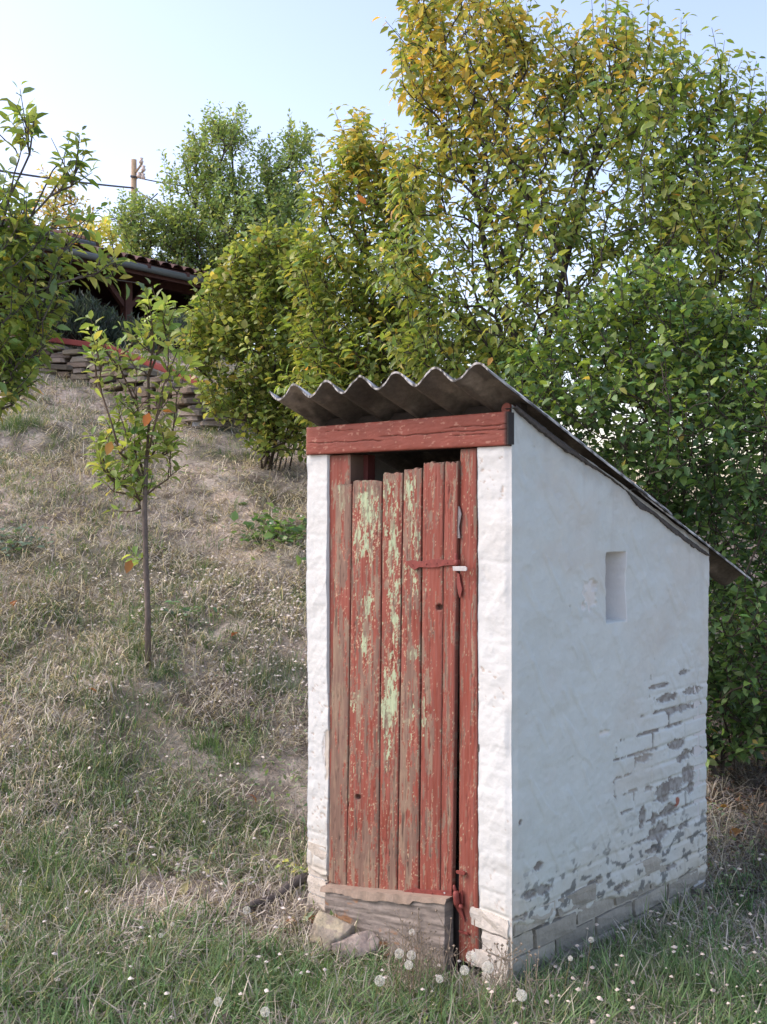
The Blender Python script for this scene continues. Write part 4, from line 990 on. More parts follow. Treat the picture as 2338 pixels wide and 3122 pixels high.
# lush foreground band
X, Y = scatter(3400, 2.7, 4.3, rg, 1.0, 0.14)
px = CX + F * X / Y; gz = ground(X, Y); py = HY - F * (gz - CAMZ) / Y
edge = 2880 + (fbm(X * 1.5, Y * 1.5, 61, 3) - .5) * 500 + 0.05 * (px - 500)
edge = edge - 110 * sstep(400, 0, px) + 130 * np.exp(-((px - 1050) / 330) ** 2)
k = (py > edge) | (Y < 3.0)
tufts('meadow_grass', 'lush green arching grass along the bottom of the picture', X[k], Y[k], 12, 0.122, 0.0062, 0.028, GREENS, (4, 5, 4, 2, 1.2), (0.3, 1.35))
# grass on the right, in front of the side wall
X, Y = scatter(2600, 3.2, 5.2, rg, 1.2, 0.14); q = np.stack([X - CO[0], Y - CO[1]], -1); outs = q @ NS
k = (outs > 0.03) & (outs < 0.95 + (fbm(X * 3, Y * 3, 5, 2) - .5) * .6) & (X > 0.3)
tufts('meadow_grass', 'short green grass beside the foot of the side wall', X[k], Y[k], 9, 0.11, 0.0052, 0.022, GREENS, (4, 4, 3, 3, 1), (0.2, 1.3))
# green tufts over the slope
X, Y = scatter(15000, 3.4, 13.3, rg, 1.5, 0.10); fld = fbm(X * 1.2, Y * 1.2, 301, 4); k = (fld > 0.51 + rg.normal(0, 0.05, len(X))) & (X < 1.2)
tufts('slope_grass', 'green grass tufts scattered over the dry slope', X[k], Y[k], 7, 0.10, 0.0050, 0.030, GREENS + [(0.24, 0.28, 0.17), (0.17, 0.21, 0.12)], (3, 4, 4, 2, 3, 4, 4), (0.1, 1.1))
# pale blue green tuft near the left wall foot
for (px_, py_, n_, L_) in ((840, 2040, 26, .15), (260, 2380, 16, .16), (700, 2290, 18, .13), (60, 2700, 20, .18), (230, 2750, 18, .15), (420, 1950, 9, .13), (540, 2560, 8, .16), (40, 1690, 14, .14), (700, 1760, 9, .13), (60, 1500, 22, .16)):
    Yv = 6.0
    for _ in range(30):
        Xv = (px_ - CX) / F * Yv; Yv = 0.6 * Yv + 0.4 * float(np.clip((CAMZ - ground(Xv, Yv, False)) * F / (py_ - HY), 2.5, 13)) if py_ > 1560 else 10.5
    t_ = rg.normal(0, 1, (n_, 2)); col_ = [(0.16, 0.22, 0.12), (0.22, 0.28, 0.17)] if px_ == 840 else GREENS
    tufts('grass_clump', 'clump of taller grass on the slope', Xv + t_[:, 0] * 0.10, Yv + t_[:, 1] * 0.12, 22, L_, 0.0045, 0.03, col_, [1] * len(col_))
# straw mat everywhere
X, Y = scatter(230000, 2.7, 13.5, rg, 1.35, 0.08); fs = fbm(X * 2.0, Y * 2.0, 351, 4); k = fs + rg.uniform(-.2, .2, len(X)) > 0.37 + 0.10 * sstep(.56, .66, fbm(X * 2.2, Y * 2.2, 21, 4))
X, Y = X[k], Y[k]; n = len(X)
sc = 1.16 * np.array(STRAW)[rg.choice(5, n, p=[.28, .25, .17, .14, .16])] * rg.uniform(.7, 1.2, (n, 1)); sc = sc * (0.75 + 0.5 * fbm(X * 1.1, Y * 1.1, 371, 3))[:, None]
sc[:, 2] *= rg.uniform(0.9, 1.12, n)
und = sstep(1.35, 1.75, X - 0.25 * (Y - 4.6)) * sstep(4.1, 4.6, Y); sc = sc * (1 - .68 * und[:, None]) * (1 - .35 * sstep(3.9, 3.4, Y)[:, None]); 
L = rg.uniform(0.03, 0.13, n) * (1 + 0.04 * Y); lean = rg.choice([1.45, 1.25, 0.9, 0.5], n, p=[.5, .25, .15, .10]) + rg.normal(0, .1, n)
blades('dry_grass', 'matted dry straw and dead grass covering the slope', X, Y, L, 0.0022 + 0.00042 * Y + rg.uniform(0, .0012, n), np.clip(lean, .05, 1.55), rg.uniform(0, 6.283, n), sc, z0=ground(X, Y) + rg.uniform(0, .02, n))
# small leaved weeds
X, Y = scatter(26000, 3.2, 13, rg, 1.5, 0.08); fw = fbm(X * 1.9, Y * 1.9, 401, 4); k = (fw > 0.56) & ~occupied(X, Y); X, Y = X[k], Y[k]; n = len(X)
pos = np.stack([X, Y, ground(X, Y) + rg.uniform(0.0, .05, n)], -1); dirs = np.stack([rg.normal(0, 1, n), rg.normal(0, 1, n), rg.uniform(-.1, .9, n)], -1); ups = np.stack([rg.normal(0, .3, n), rg.normal(0, .3, n), np.ones(n)], -1)
def leafcloud(name, pos, dirs, ups, size, width, cols, label, cat, root=None, kind='stuff'):
    x, y, z = frames(dirs, ups); lv = LV4.copy(); lv[:, 0] *= width; kk = 5
    P = pos[:, None] + size[:, None, None] * (lv[None, :, 0:1] * x[:, None] + lv[None, :, 1:2] * y[:, None] + lv[None, :, 2:3] * z[:, None])
    Fc = (LF4[None] + (np.arange(len(pos)) * kk)[:, None, None]).reshape(-1, 3)
    o = mesh_from(name, P.reshape(-1, 3), Fc, M_leaf, col=np.repeat(cols, kk, axis=0))
    if root: own(o, root); o['kind'] = kind
    else: tag(o, label, cat, kind=kind)
    return o
leafcloud('weeds', pos, dirs, ups, rg.uniform(.015, .045, n), 0.5, palette(n, rg, [(0.09, 0.13, 0.05), (0.15, 0.19, 0.08), (0.20, 0.22, 0.12)], (4, 3, 1)), 'low small leaved weeds among the straw', 'weeds')
# leaf litter under the right bush
n = 5200; X = rg.uniform(1.2, 3.6, n); Y = rg.uniform(4.2, 9.5, n); k = ((X - 0.25 * (Y - 4.6)) > 1.35) & ~occupied(X, Y); X, Y = X[k], Y[k]; n = len(X)
pos = np.stack([X, Y, ground(X, Y) + .012], -1); dirs = np.stack([rg.normal(0, 1, n), rg.normal(0, 1, n), rg.normal(.0, .2, n)], -1); ups = np.stack([rg.normal(0, .35, n), rg.normal(0, .35, n), np.ones(n)], -1)
leafcloud('leaf_litter', pos, dirs, ups, rg.uniform(.03, .07, n), 0.6, palette(n, rg, [(0.20, 0.11, 0.05), (0.11, 0.07, 0.045), (0.30, 0.19, 0.08), (0.08, 0.06, 0.045)], (2, 4, 1, 4)), 'brown fallen leaves under the right hand bush', 'leaves')

# pale flower heads
def heads(name, label, X, Y, hgt, r_, cols, stemc):
    ok = ~occupied(X, Y); X, Y, hgt, r_, cols = X[ok], Y[ok], hgt[ok], r_[ok], cols[ok]
    n = len(X); z = ground(X, Y); lean = rg.normal(0, .25, (n, 2)) * hgt[:, None]
    top = np.stack([X + lean[:, 0], Y + lean[:, 1], z + hgt], -1); base = np.stack([X, Y, z], -1)
    k6 = 6; th = np.arange(k6) * math.pi / 3
    V = np.zeros((n, 3 + k6 + 2, 3)); jj = rg.uniform(.6, 1.3, (n, k6))
    V[:, 0] = base - [.0008, 0, 0]; V[:, 1] = base + [.0008, 0, 0]; V[:, 2] = top
    for j in range(k6):
        V[:, 3 + j] = top + np.stack([np.cos(th[j]) * r_ * jj[:, j], np.sin(th[j]) * r_ * jj[:, j], r_ * .45 * rg.uniform(.2, 1.4, n)], -1)
    V[:, 3 + k6] = top + np.stack([0 * r_, 0 * r_, r_ * 1.05], -1); V[:, 4 + k6] = top - np.stack([0 * r_, 0 * r_, r_ * .2], -1)
    Ft = [[0, 1, 2]] + [[3 + j, 3 + (j + 1) % k6, 3 + k6] for j in range(k6)] + [[3 + (j + 1) % k6, 3 + j, 4 + k6] for j in range(k6)]
    Ft = np.array(Ft); m = V.shape[1]; Fc = (Ft[None] + (np.arange(n) * m)[:, None, None]).reshape(-1, 3)
    cc = np.repeat(cols[:, None], m, 1); cc[:, :3] = stemc
    tag(mesh_from(name, V.reshape(-1, 3), Fc, M_grass, col=cc.reshape(-1, 3), smooth=False), label, 'flowers', kind='stuff')
X, Y = scatter(26000, 3.3, 11.5, rg, 1.4, 0.08); gz = ground(X, Y); px = CX + F * X / Y; py = HY - F * (gz - CAMZ) / Y
dens = 0.9 * np.exp(-(((px - 880) / 200) ** 2 + ((py - 1880) / 190) ** 2)) + 0.35 * np.exp(-(((px - 560) / 300) ** 2 + ((py - 1790) / 110) ** 2)) + 0.30 * np.exp(-(((px - 150) / 220) ** 2 + ((py - 2080) / 70) ** 2)) + 0.10 * np.exp(-((py - 2080) / 120) ** 2) + 0.12 * np.exp(-(((px - 860) / 100) ** 2 + ((py - 2250) / 150) ** 2)) + 0.022
dens = 1.9 * dens * sstep(0.36, 0.60, fbm(X * 3, Y * 3, 411, 3)) * (X < 0.4)
k = rg.uniform(0, 1, len(X)) < dens; X, Y = X[k], Y[k]; n = len(X)
heads('wildflower_heads', 'small dried whitish flower heads dotted over the slope', X, Y, rg.uniform(.03, .12, n), rg.uniform(.0045, .009, n) * (1 + .07 * Y), np.array([0.72, 0.67, 0.63]) * rg.uniform(.7, 1.2, (n, 1)), np.array([.22, .16, .10]))
# starry seed heads in the grass on the right
X, Y = scatter(900, 3.1, 4.9, rg, 1.0, .05); q = np.stack([X - CO[0], Y - CO[1]], -1); outs = q @ NS; k = (outs > .02) & (outs < 0.85) & (X > 0.15); X, Y = X[k][:110], Y[k][:110]; n = len(X)
heads('seed_stars', 'pale starry spent seed heads in the grass beside the side wall', X, Y, rg.uniform(.07, .16, n), rg.uniform(.005, .011, n), np.array([0.66, 0.58, 0.50]) * rg.uniform(.7, 1.2, (n, 1)), np.array([.20, .18, .08]))

# dandelion like seed heads, each a thing
def fluff_mesh():
    V = []; Fc = []; g = np.random.default_rng(4); n = 150
    for i in range(n):
        z = 1 - 2 * (i + .5) / n; a = i * 2.39996; rr = math.sqrt(1 - z * z); d = np.array([rr * math.cos(a), rr * math.sin(a), z]); d += g.normal(0, .08, 3); d /= np.linalg.norm(d)
        e = np.cross(d, [0.2, .5, .8]); e /= np.linalg.norm(e); f = np.cross(d, e); b = len(V)
        V += [tuple(d * .1), tuple(d * .78 + e * .02), tuple(d * .8 - e * .02)]; Fc.append((b, b + 1, b + 2))
        for q in range(4):
            t = q * 1.571 + a; h = e * math.cos(t) + f * math.sin(t); b = len(V)
            V += [tuple(d * .76), tuple(d * 1.0 + h * .20), tuple(d * .97 + h * .20 + np.cross(h, d) * .035)]; Fc.append((b, b + 1, b + 2))
    me = bpy.data.meshes.new('seed_head'); me.from_pydata(V, [], Fc); me.materials.append(M_fluff); return me
FM = fluff_mesh()
SEEDS = [(1217, 2907, .019, 'seed head low in front of the grey threshold board, left of a close pair'), (1254, 2912, .018, 'seed head at the right of a close pair before the threshold board'), (1246, 2942, .017, 'round seed head just below the close pair at the threshold'), (1256, 2842, .014, 'highest seed head, drooping before the middle of the threshold board'),
         (1436, 2916, .021, 'large seed head beside the foot of the right door post'), (1487, 2950, .023, 'largest loose seed head against the corner of the white wall'), (1416, 2958, .018, 'seed head in the grass between door post and wall corner'), (1157, 2990, .020, 'bright white seed head in the grass below the pale rock'),
         (1340, 2985, .014, 'seed head in the grass under the right end of the threshold'), (1590, 3035, .020, 'seed head standing in front of the wall corner low in the grass'), (752, 2775, .017, 'round seed head above the end of the fallen branch'), (665, 3054, .016, 'white seed head near the bottom edge among lush grass'),
         (1588, 2833, .008, 'tiny white bud against the stained foot of the side wall'), (1802, 2865, .012, 'white seed head in front of the middle of the side wall'), (1739, 2922, .010, 'small seed head close to the side wall bricks'), (808, 3085, .017, 'ragged seed head at the bottom edge left of the rock'), (490, 2852, .010, 'small white tuft left of the fallen branch'), (525, 2818, .009, 'small white tuft on a stem above another left of the branch')]
for (px_, py_, r_, lab) in SEEDS:
    hz = 0.20 if px_ > 1180 else 0.16
    Yv = 3.45
    for _ in range(40):
        Xv = (px_ - CX) / F * Yv; Yn = (CAMZ - (float(ground(Xv, Yv)) + hz)) * F / (py_ - HY); Yv = .6 * Yv + .4 * Yn
    top = at(px_, py_, Yv); lx = random.uniform(-.03, .03); base = np.array([top[0] + lx, Yv + .02, float(ground(top[0] + lx, Yv + .02)) - .01])
    if occupied(np.array([base[0]]), np.array([base[1]]))[0]:
        base[:2] += NF * 0.06; 
    root = empty('dandelion', base, lab, 'dandelion', 'white seed heads around the outhouse')
    midp = (base + top) / 2 + np.array([lx * .4, 0, 0.01]); V, Fq = tube([base, midp, top - [0, 0, r_ * .2]], [.0016, .0014, .0011], 6); poly_obj('stem', V, Fq, M_grass, root, col=(.20, .17, .08))
    o = bpy.data.objects.new('seed_head', FM); C.objects.link(o); o.parent = root; o.location = Vector(top) - Vector(base); o.scale = (r_ * .84,) * 3; o.rotation_euler = (random.random() * 3,) * 3
# dry branching weed stalks in front of the threshold and corner
V = []; Fq = []; g = np.random.default_rng(8); VH = []
def stalk(x, y, h, nb):
    global V, Fq
    b = np.array([x, y, float(ground(x, y)) - .01]); t = b + [g.normal(0, .03), g.normal(0, .02), h]
    v, f = tube([b, (b + t) / 2 + g.normal(0, .006, 3), t], [.0016, .0013, .0009], 4, False); o_ = len(V); V += v; Fq += [[k + o_ for k in q] for q in f]; VH.append(t)
    for _ in range(nb):
        s = g.uniform(.4, .95); p = b + (t - b) * s; e = p + np.array([g.normal(0, .035), g.normal(0, .03), g.uniform(.02, .09)])
        v, f = tube([p, e], [.001, .0007], 4, False); o_ = len(V); V += v; Fq += [[k + o_ for k in q] for q in f]; VH.append(e)
for k in range(70):
    px_ = g.choice([g.uniform(1150, 1460), g.uniform(1440, 1640), g.uniform(1180, 1360)]); Yv = g.uniform(3.38, 3.75) if px_ > 1440 else g.uniform(3.5, 3.85)
    x_ = (px_ - CX) / F * Yv
    if not occupied(np.array([x_]), np.array([Yv]))[0]: stalk(x_, Yv, g.uniform(.10, .27), g.integers(2, 6))
for t in VH:
    a = g.uniform(0, 6); r_ = g.uniform(.003, .007); o_ = len(V)
    V += [t + r_ * np.array([math.cos(a + k * 2.09), math.sin(a + k * 2.09), .4]) for k in range(3)] + [t + [0, 0, -r_ * .6], t + [0, 0, r_ * 1.2]]
    for k in range(3): Fq += [[o_ + k, o_ + (k + 1) % 3, o_ + 3, o_ + 3], [o_ + k, o_ + (k + 1) % 3, o_ + 4, o_ + 4]]
tag(poly_obj('dry_weed_stalks', V, Fq, M_grass, None, col=(.30, .25, .19)), 'thin dry branching weed stalks before the threshold and wall corner', 'weeds', kind='stuff')

# ------------------------------------------------------------------ rock, branch, fallen leaves
def on_ground(px_, py_, Y0=4.0):
    Yv = Y0
    for _ in range(60):
        Xv = (px_ - CX) / F * Yv; Yn = np.clip((CAMZ - float(ground(Xv, Yv))) * F / max(py_ - HY, 20), 2.6, 13); Yv = .7 * Yv + .3 * Yn
    return np.array([(px_ - CX) / F * Yv, Yv, float(ground((px_ - CX) / F * Yv, Yv))])
def rock(name, c, dims, seed, label, cols):
    bm = bmesh.new(); bmesh.ops.create_icosphere(bm, subdivisions=5, radius=1); g = np.random.default_rng(seed)
    pl = [(lambda d: d / np.linalg.norm(d))(g.normal(0, 1, 3)) for _ in range(14)]; hs = g.uniform(.38, .72, 14)
    co = np.array([v.co[:] for v in bm.verts])
    for d, h in zip(pl, hs):
        s_ = co @ d; co -= np.clip(s_ - h, 0, None)[:, None] * d * 0.94
    co += ((fbm(co[:, 0] * 4 + co[:, 2] * 3, co[:, 1] * 4 - co[:, 2] * 2, seed, 4) - .5) * .12)[:, None] * co
    co += ((fbm(co[:, 0] * 14 + co[:, 1] * 9, co[:, 2] * 14 - co[:, 0] * 5, seed + 7, 4) - .5) * .10)[:, None] * co
    co *= np.array(dims)
    V = co + np.array(c); bm.verts.ensure_lookup_table(); Fc = np.array([[v.index for v in f.verts] for f in bm.faces]); bm.free()
    n = fbm(co[:, 0] * 30, co[:, 2] * 30 + co[:, 1] * 20, seed + 3, 4)[:, None]; cc = np.array(cols[0]) * (1 - sstep(.4, .6, n)) + np.array(cols[1]) * sstep(.4, .6, n)
    root_o = mesh_from(name, V - np.array(c), Fc, M_rock, col=cc); root_o.location = tuple(c)
    return tag(root_o, label, 'rock')
uR_, _ = fpx(1010, 2880, .14); p = front(uR_, 0, 0.14)
rock('rock', (p[0] - .005, p[1] - .03, 0.01), (.10, .085, .115), 6, 'pale yellowish angular rock lying at the left foot of the threshold board', [(0.42, 0.37, 0.25), (0.30, 0.26, 0.20)])
uR_, _ = fpx(1085, 2920, .13); p = front(uR_, 0, 0.13)
rock('rock', (p[0], p[1] - .02, -0.02), (.09, .07, .075), 9, 'grey rock half sunk beside the pale rock, to its right', [(0.26, 0.22, 0.19), (0.36, 0.31, 0.26)])
a = on_ground(725, 2805, 3.9); b = on_ground(928, 2718, 4.3); a[2] += .02; b[2] += .05
pts = [a + (b - a) * t + np.array([0, 0, .012 * math.sin(9 * t)]) for t in np.linspace(0, 1, 12)]
V, Fq = tube(pts, [.006 + .016 * math.sin(min(t * 1.9, 1.5)) for t in np.linspace(.1, 1, 12)], 10)
tag(poly_obj('fallen_branch', V, Fq, M_bark, None, col=(0.10, 0.085, 0.075), smooth=True), 'grey brown fallen branch leaning to the left foot of the outhouse', 'branch')
stk = [('fallen_stick', (700, 2690), (560, 2750), 'thin dark stick in the straw left of the fallen branch')]
a = on_ground(1960, 3060, 3.4); b = on_ground(2320, 3115, 3.3); a[2] += .03; b[2] += .03
V, Fq = tube([a + (b - a) * t + np.array([0, 0, .012 * math.sin(3 * t)]) for t in np.linspace(0, 1, 9)], .0035, 6)
tag(poly_obj('dry_stalk', V, Fq, M_grass, None, col=(.52, .46, .34)), 'long pale dry stalk lying in the grass at the bottom right', 'stalk')
a = on_ground(2150, 2728, 4.6); b = on_ground(2330, 2745, 4.4); a[2] += .02; b[2] += .03
V, Fq = tube([a, (a + b) / 2 + [0, 0, .015], b], [.007, .009, .006], 8); tag(poly_obj('fallen_stick', V, Fq, M_bark, None, col=(.05, .04, .035)), 'dark stick on the littered ground right of the outhouse', 'stick')
FL = [(287, 2124, .05, (.42, .15, .05), 'orange dead leaf on the grassy slope below the sapling'), (14, 2595, .04, (.42, .17, .06), 'small orange dead leaf at the left edge above the lush grass'), (772, 2453, .045, (.30, .13, .06), 'curled brown leaf on the slope near the white wall'), (400, 2628, .05, (.34, .33, .32), 'grey curled leaf on the straw in the lower left'),
      (566, 2730, .065, (.38, .36, .19), 'large pale yellow green leaf on the straw left of the fallen branch'), (884, 2833, .045, (.38, .20, .12), 'light brown leaf left of the pale rock'), (960, 2828, .065, (.34, .14, .07), 'russet leaf leaning above the pale rock'), (1178, 2938, .05, (.33, .13, .08), 'reddish leaf at the foot of the threshold board'),
      (45, 1855, .05, (.34, .15, .08), 'rust brown leaf at the left edge of the slope'), (1728, 3006, .055, (.33, .22, .17), 'dull pinkish leaf in front of the side wall'), (1990, 2990, .06, (.13, .07, .05), 'dark brown leaf pile piece in the right grass'), (715, 1950, .045, (.32, .12, .06), 'rust leaf on the upper slope near the white wall'),
      (2240, 2560, .06, (.30, .16, .06), 'tan leaf on dark litter right of the outhouse'), (2200, 2480, .06, (.34, .20, .06), 'ochre leaf further back on dark litter right of the outhouse')]
for i, (px_, py_, s_, c_, lab) in enumerate(FL):
    p = on_ground(px_, py_); me = bpy.data.meshes.new('fallen_leaf'); v = LV8.copy(); v[:, 0] *= .6; v[:, 2] *= 2.0; v = v + np.random.default_rng(i).normal(0, .04, v.shape); v[:, 1] -= .5
    me.from_pydata([tuple(q) for q in v], [], [tuple(f) for f in LF8]); a_ = me.attributes.new('col', 'FLOAT_COLOR', 'POINT'); a_.data.foreach_set('color', np.ones(32, np.float32)); me.materials.append(M_leaf)
    o = bpy.data.objects.new('fallen_leaf', me); C.objects.link(o); o.location = (p[0], p[1] - .01, p[2] + .035); o.scale = (s_ * 1.3,) * 3; o.rotation_euler = (random.uniform(.3, 1.1), random.uniform(-.5, .5), random.uniform(0, 6)); o.color = (*c_, 1)
    tag(o, lab, 'leaf', 'fallen leaves on the ground')

# trailing broad leaved plant by the left wall, and a yellow green weed at its foot
def leafy(name, label, cx, cy, rx, ry, n, size, cols, seed, hgt=.12, width=.85, cat='plant', n_single=200):
    g = np.random.default_rng(seed); X = cx + g.normal(0, rx, n); Y = cy + g.normal(0, ry, n); Z = ground(X, Y) + g.uniform(.01, hgt, n)
    root = empty(name, (cx, cy, float(ground(cx, cy))), label, cat); pos = np.stack([X, Y, Z], -1)
    dirs = np.stack([g.normal(0, 1, n), g.normal(-.3, 1, n), g.uniform(-.4, .4, n)], -1); ups = np.stack([g.normal(0, .35, n), g.normal(-.3, .35, n), np.ones(n)], -1)
    V = []; Fq = []
    for q in pos[::2]:
        v, f = tube([[cx + (q[0] - cx) * .5, cy + (q[1] - cy) * .5, float(ground(cx + (q[0] - cx) * .5, cy + (q[1] - cy) * .5))], q], [.002, .001], 4, False); o_ = len(V); V += v; Fq += [[k + o_ for k in e] for e in f]
    poly_obj('stems', V, Fq, M_grass, root, col=(.10, .13, .05))
    leaves_to(root, pos, dirs, ups, g.uniform(.6, 1.1, n) * size, width, palette(n, g, cols, [1] * len(cols)), n_single)
leafy('vine_plant', 'dark green broad leaved creeper trailing down the slope by the white wall', -0.80, 8.5, .22, .22, 170, .085, [(.05, .10, .03), (.07, .13, .035), (.12, .19, .04)], 5)
leafy('yellow_weed', 'small yellow green weed at the left foot of the outhouse', *on_ground(880, 2668, 4.4)[:2], .05, .05, 26, .045, [(.25, .30, .06), (.35, .36, .07), (.12, .17, .05)], 6, .06, .7)
leafy('dark_weed', 'low dark green weed patch at the left edge of the slope', -2.75, 7.9, .16, .16, 90, .07, [(.05, .09, .04), (.09, .13, .06)], 7, .12, .5)
leafy('broad_weed', 'leafy green weed on the slope right of the sapling base', *on_ground(575, 1890, 6.5)[:2], .10, .08, 50, .06, [(.06, .11, .04), (.10, .15, .05)], 9, .10, .5)

# ------------------------------------------------------------------ dry stone wall on top of the slope
g = np.random.default_rng(12)
sw = empty('stone_wall', gpt(-3.4, 12.6), 'low dry stone retaining wall along the top of the slope', 'wall')
smesh = []
for k in range(6):
    bm = bmesh.new(); bmesh.ops.create_cube(bm, size=1); bmesh.ops.bevel(bm, geom=bm.edges[:], offset=.12, segments=1, affect='EDGES')
    for v in bm.verts: v.co += Vector(g.normal(0, .03, 3))
    me = bpy.data.meshes.new('stone'); bm.to_mesh(me); bm.free()
    a_ = me.attributes.new('col', 'FLOAT_COLOR', 'POINT'); a_.data.foreach_set('color', np.ones(4 * len(me.vertices), np.float32)); me.materials.append(M_stone); smesh.append(me)
xs = np.arange(-5.6, -1.75, 0.01)
for course in range(6):
    x = -5.6 + g.uniform(0, .2)
    while x < -1.85:
        L = g.uniform(.16, .38); xm = x + L * .5 * .92; ym = float(wall_y(xm)); y2 = float(wall_y(xm + .1)); a_ = math.atan2(y2 - ym, .1)
        zb = float(ground(xm, ym - .15, False)); h = .068
        o = bpy.data.objects.new('stone', smesh[g.integers(0, 6)]); C.objects.link(o); o.parent = sw
        o.location = Vector((xm, ym - .02 + g.normal(0, .012), zb + course * .072 + .01)) - Vector(sw.location); o.scale = (L * .97, .22, h * g.uniform(.85, 1.05)); o.rotation_euler = (g.normal(0, .03), g.normal(0, .03), a_)
        cv = g.uniform(.55, 1.3); o.color = (cv * g.uniform(.95, 1.1), cv, cv * g.uniform(.88, 1.05), 1)
        x += L * math.cos(a_) + .006
V = []; Fq = []
for a_, b_ in zip(WALL_LINE[:-2], WALL_LINE[1:-1]):
    d = b_ - a_; L = np.linalg.norm(d); d /= L; m = (a_ + b_) / 2; z = float(ground(*(m + [0, .4]), False))
    za = float(ground(a_[0], a_[1] + .45, False)); zb = float(ground(b_[0], b_[1] + .45, False)); sl = (zb - za) / L
    add_box(V, Fq, [m[0], m[1] + .32, (za + zb) / 2 + .03], (np.array([d[0], d[1], sl]), np.array([-d[1], d[0], 0]), np.array([0, 0, 1])), (L / 2, .05, .035))
tag(poly_obj('red_parapet', V, Fq, M_redwall, None, bevel=.01), 'low red painted parapet running just behind the stone wall', 'wall')
# plaster end pier
a_ = on_ground(625, 1275, 11.5); 
V = []; Fq = []; add_box(V, Fq, [-1.98, 11.45, float(ground(-2, 11.3, False)) + .12], (np.array([1, 0, 0]), np.array([0, 1, 0]), np.array([0, 0, 1])), (.09, .1, .19)); tag(poly_obj('wall_pier', V, Fq, M_wall, None, col=(.42, .43, .44), bevel=.015), 'grey plastered pier at the right end of the stone wall', 'pier')

# needle shrubs on the terrace
def needle_shrub(label, px_, py_, Yv, w_, h_, seed, colr, n=900):
    g = np.random.default_rng(seed); c = at(px_, py_, Yv); zb = float(ground(c[0], c[1]))
    root = empty('needle_shrub', (c[0], c[1], zb), label, 'shrub'); N = []; par = []; rad = []
    rt = np.array([c[0], c[1], zb - .05]); pos = []; dr = []
    V = []; Fq = []
    for k in range(n // 22):
        a = g.uniform(0, 6.28); rr = math.sqrt(g.uniform(0, 1)); e = np.array([c[0] + math.cos(a) * rr * w_, c[1] + math.sin(a) * rr * w_, zb + h_ * (1 - .45 * rr * rr) * g.uniform(.55, 1.05)])
        mid = rt + (e - rt) * .5 + np.array([(e - rt)[0] * .25, 0, -.04]); i0 = len(N)
        for t in np.linspace(0, 1, 7): N.append((1 - t) ** 2 * rt + 2 * t * (1 - t) * mid + t * t * e); par.append(-1 if t == 0 else len(N) - 2); rad.append(.012 * (1 - t) + .003)
        d = np.array([0, 0, 1.0]) + g.normal(0, .25, 3)
        for q in range(22):
            s = g.uniform(-.45, .1); p_ = e + d * s * .5; pos.append(p_ + g.normal(0, .02, 3)); o_ = g.normal(0, 1, 3); o_[2] = abs(o_[2]) + .9; dr.append(o_)
    skeleton_mesh('stems', np.array(N), np.array(par), np.array(rad), root, (.05, .04, .035))
    pos = np.array(pos); dr = np.array(dr); m = len(pos)
    leafcloud('foliage', pos, dr, g.normal(0, 1, (m, 3)), g.uniform(.06, .13, m), .16, palette(m, g, [colr, tuple(np.array(colr) * .7)], (1, 1)), '', '', root)
NG = (.045, .062, .035)
needle_shrub('dark needle leaved shrub with bare stems at the left of the terrace', 235, 1075, 13.4, .42, .62, 1, NG, 3200)
needle_shrub('bushy needle leaved shrub in front of the pavilion opening', 330, 1060, 14.0, .45, .52, 2, NG, 3200)
needle_shrub('grey green needle shrub below the pavilion post', 440, 1090, 13.7, .35, .42, 3, (.06, .08, .05), 2600)
needle_shrub('grey green needle shrub right of the pavilion post beside the hazel bush', 545, 1130, 13.4, .38, .45, 4, (.06, .08, .05), 2800)
needle_shrub('needle leaved shrub almost hidden behind the left tree', 110, 1070, 13.8, .5, .6, 5, NG, 2600)

# ------------------------------------------------------------------ pavilion
pa = at(205, 762, 14.0); dirp = np.array([.62, .785]); nb = np.array([-.785, .62])      # along the eave, towards the back
pav = empty('pavilion', (pa[0], pa[1], 3.2), 'open dark wooden pavilion with tiled roof and grey gutter on the terrace', 'pavilion')
def pv(t, b, z): q = pa[:2] + dirp * t + nb * b; return np.array([q[0], q[1], z])
EZ = pa[2]
D3 = np.array([*dirp, 0]); B3 = np.array([*nb, 0]); Z3 = np.array([0, 0, 1.0])
def box(name, c, half, mat, root, ax=(D3, B3, Z3), bev=.004, col=None):
    V = []; Fq = []; add_box(V, Fq, c, ax, half); return poly_obj(name, V, Fq, mat, root, bevel=bev, col=col)
sl = np.array([nb[0], nb[1], .27]); sl /= np.linalg.norm(sl); un = np.cross(D3, sl); un /= np.linalg.norm(un)
L0, L1 = -2.6, 3.6
Lm = (L0 + L1) / 2; Lh = (L1 - L0) / 2
box('roof', pv(Lm, 0, EZ + .03) + sl * 1.6, (Lh, 1.6, .02), M_darkwood, pav, (D3, sl, un))
tm = bpy.data.meshes.new('tile'); Vt = []; Ft = []
for k in range(5):
    a = math.pi * k / 4
    for yv in (0, 1): Vt.append((math.cos(a) * .5, yv, math.sin(a) * .3))
for k in range(4): Ft.append((2 * k, 2 * k + 1, 2 * k + 3, 2 * k + 2))
tm.from_pydata(Vt, [], Ft); a_ = tm.attributes.new('col', 'FLOAT_COLOR', 'POINT'); a_.data.foreach_set('color', np.ones(40, np.float32)); tm.materials.append(M_tile)
g = np.random.default_rng(3)
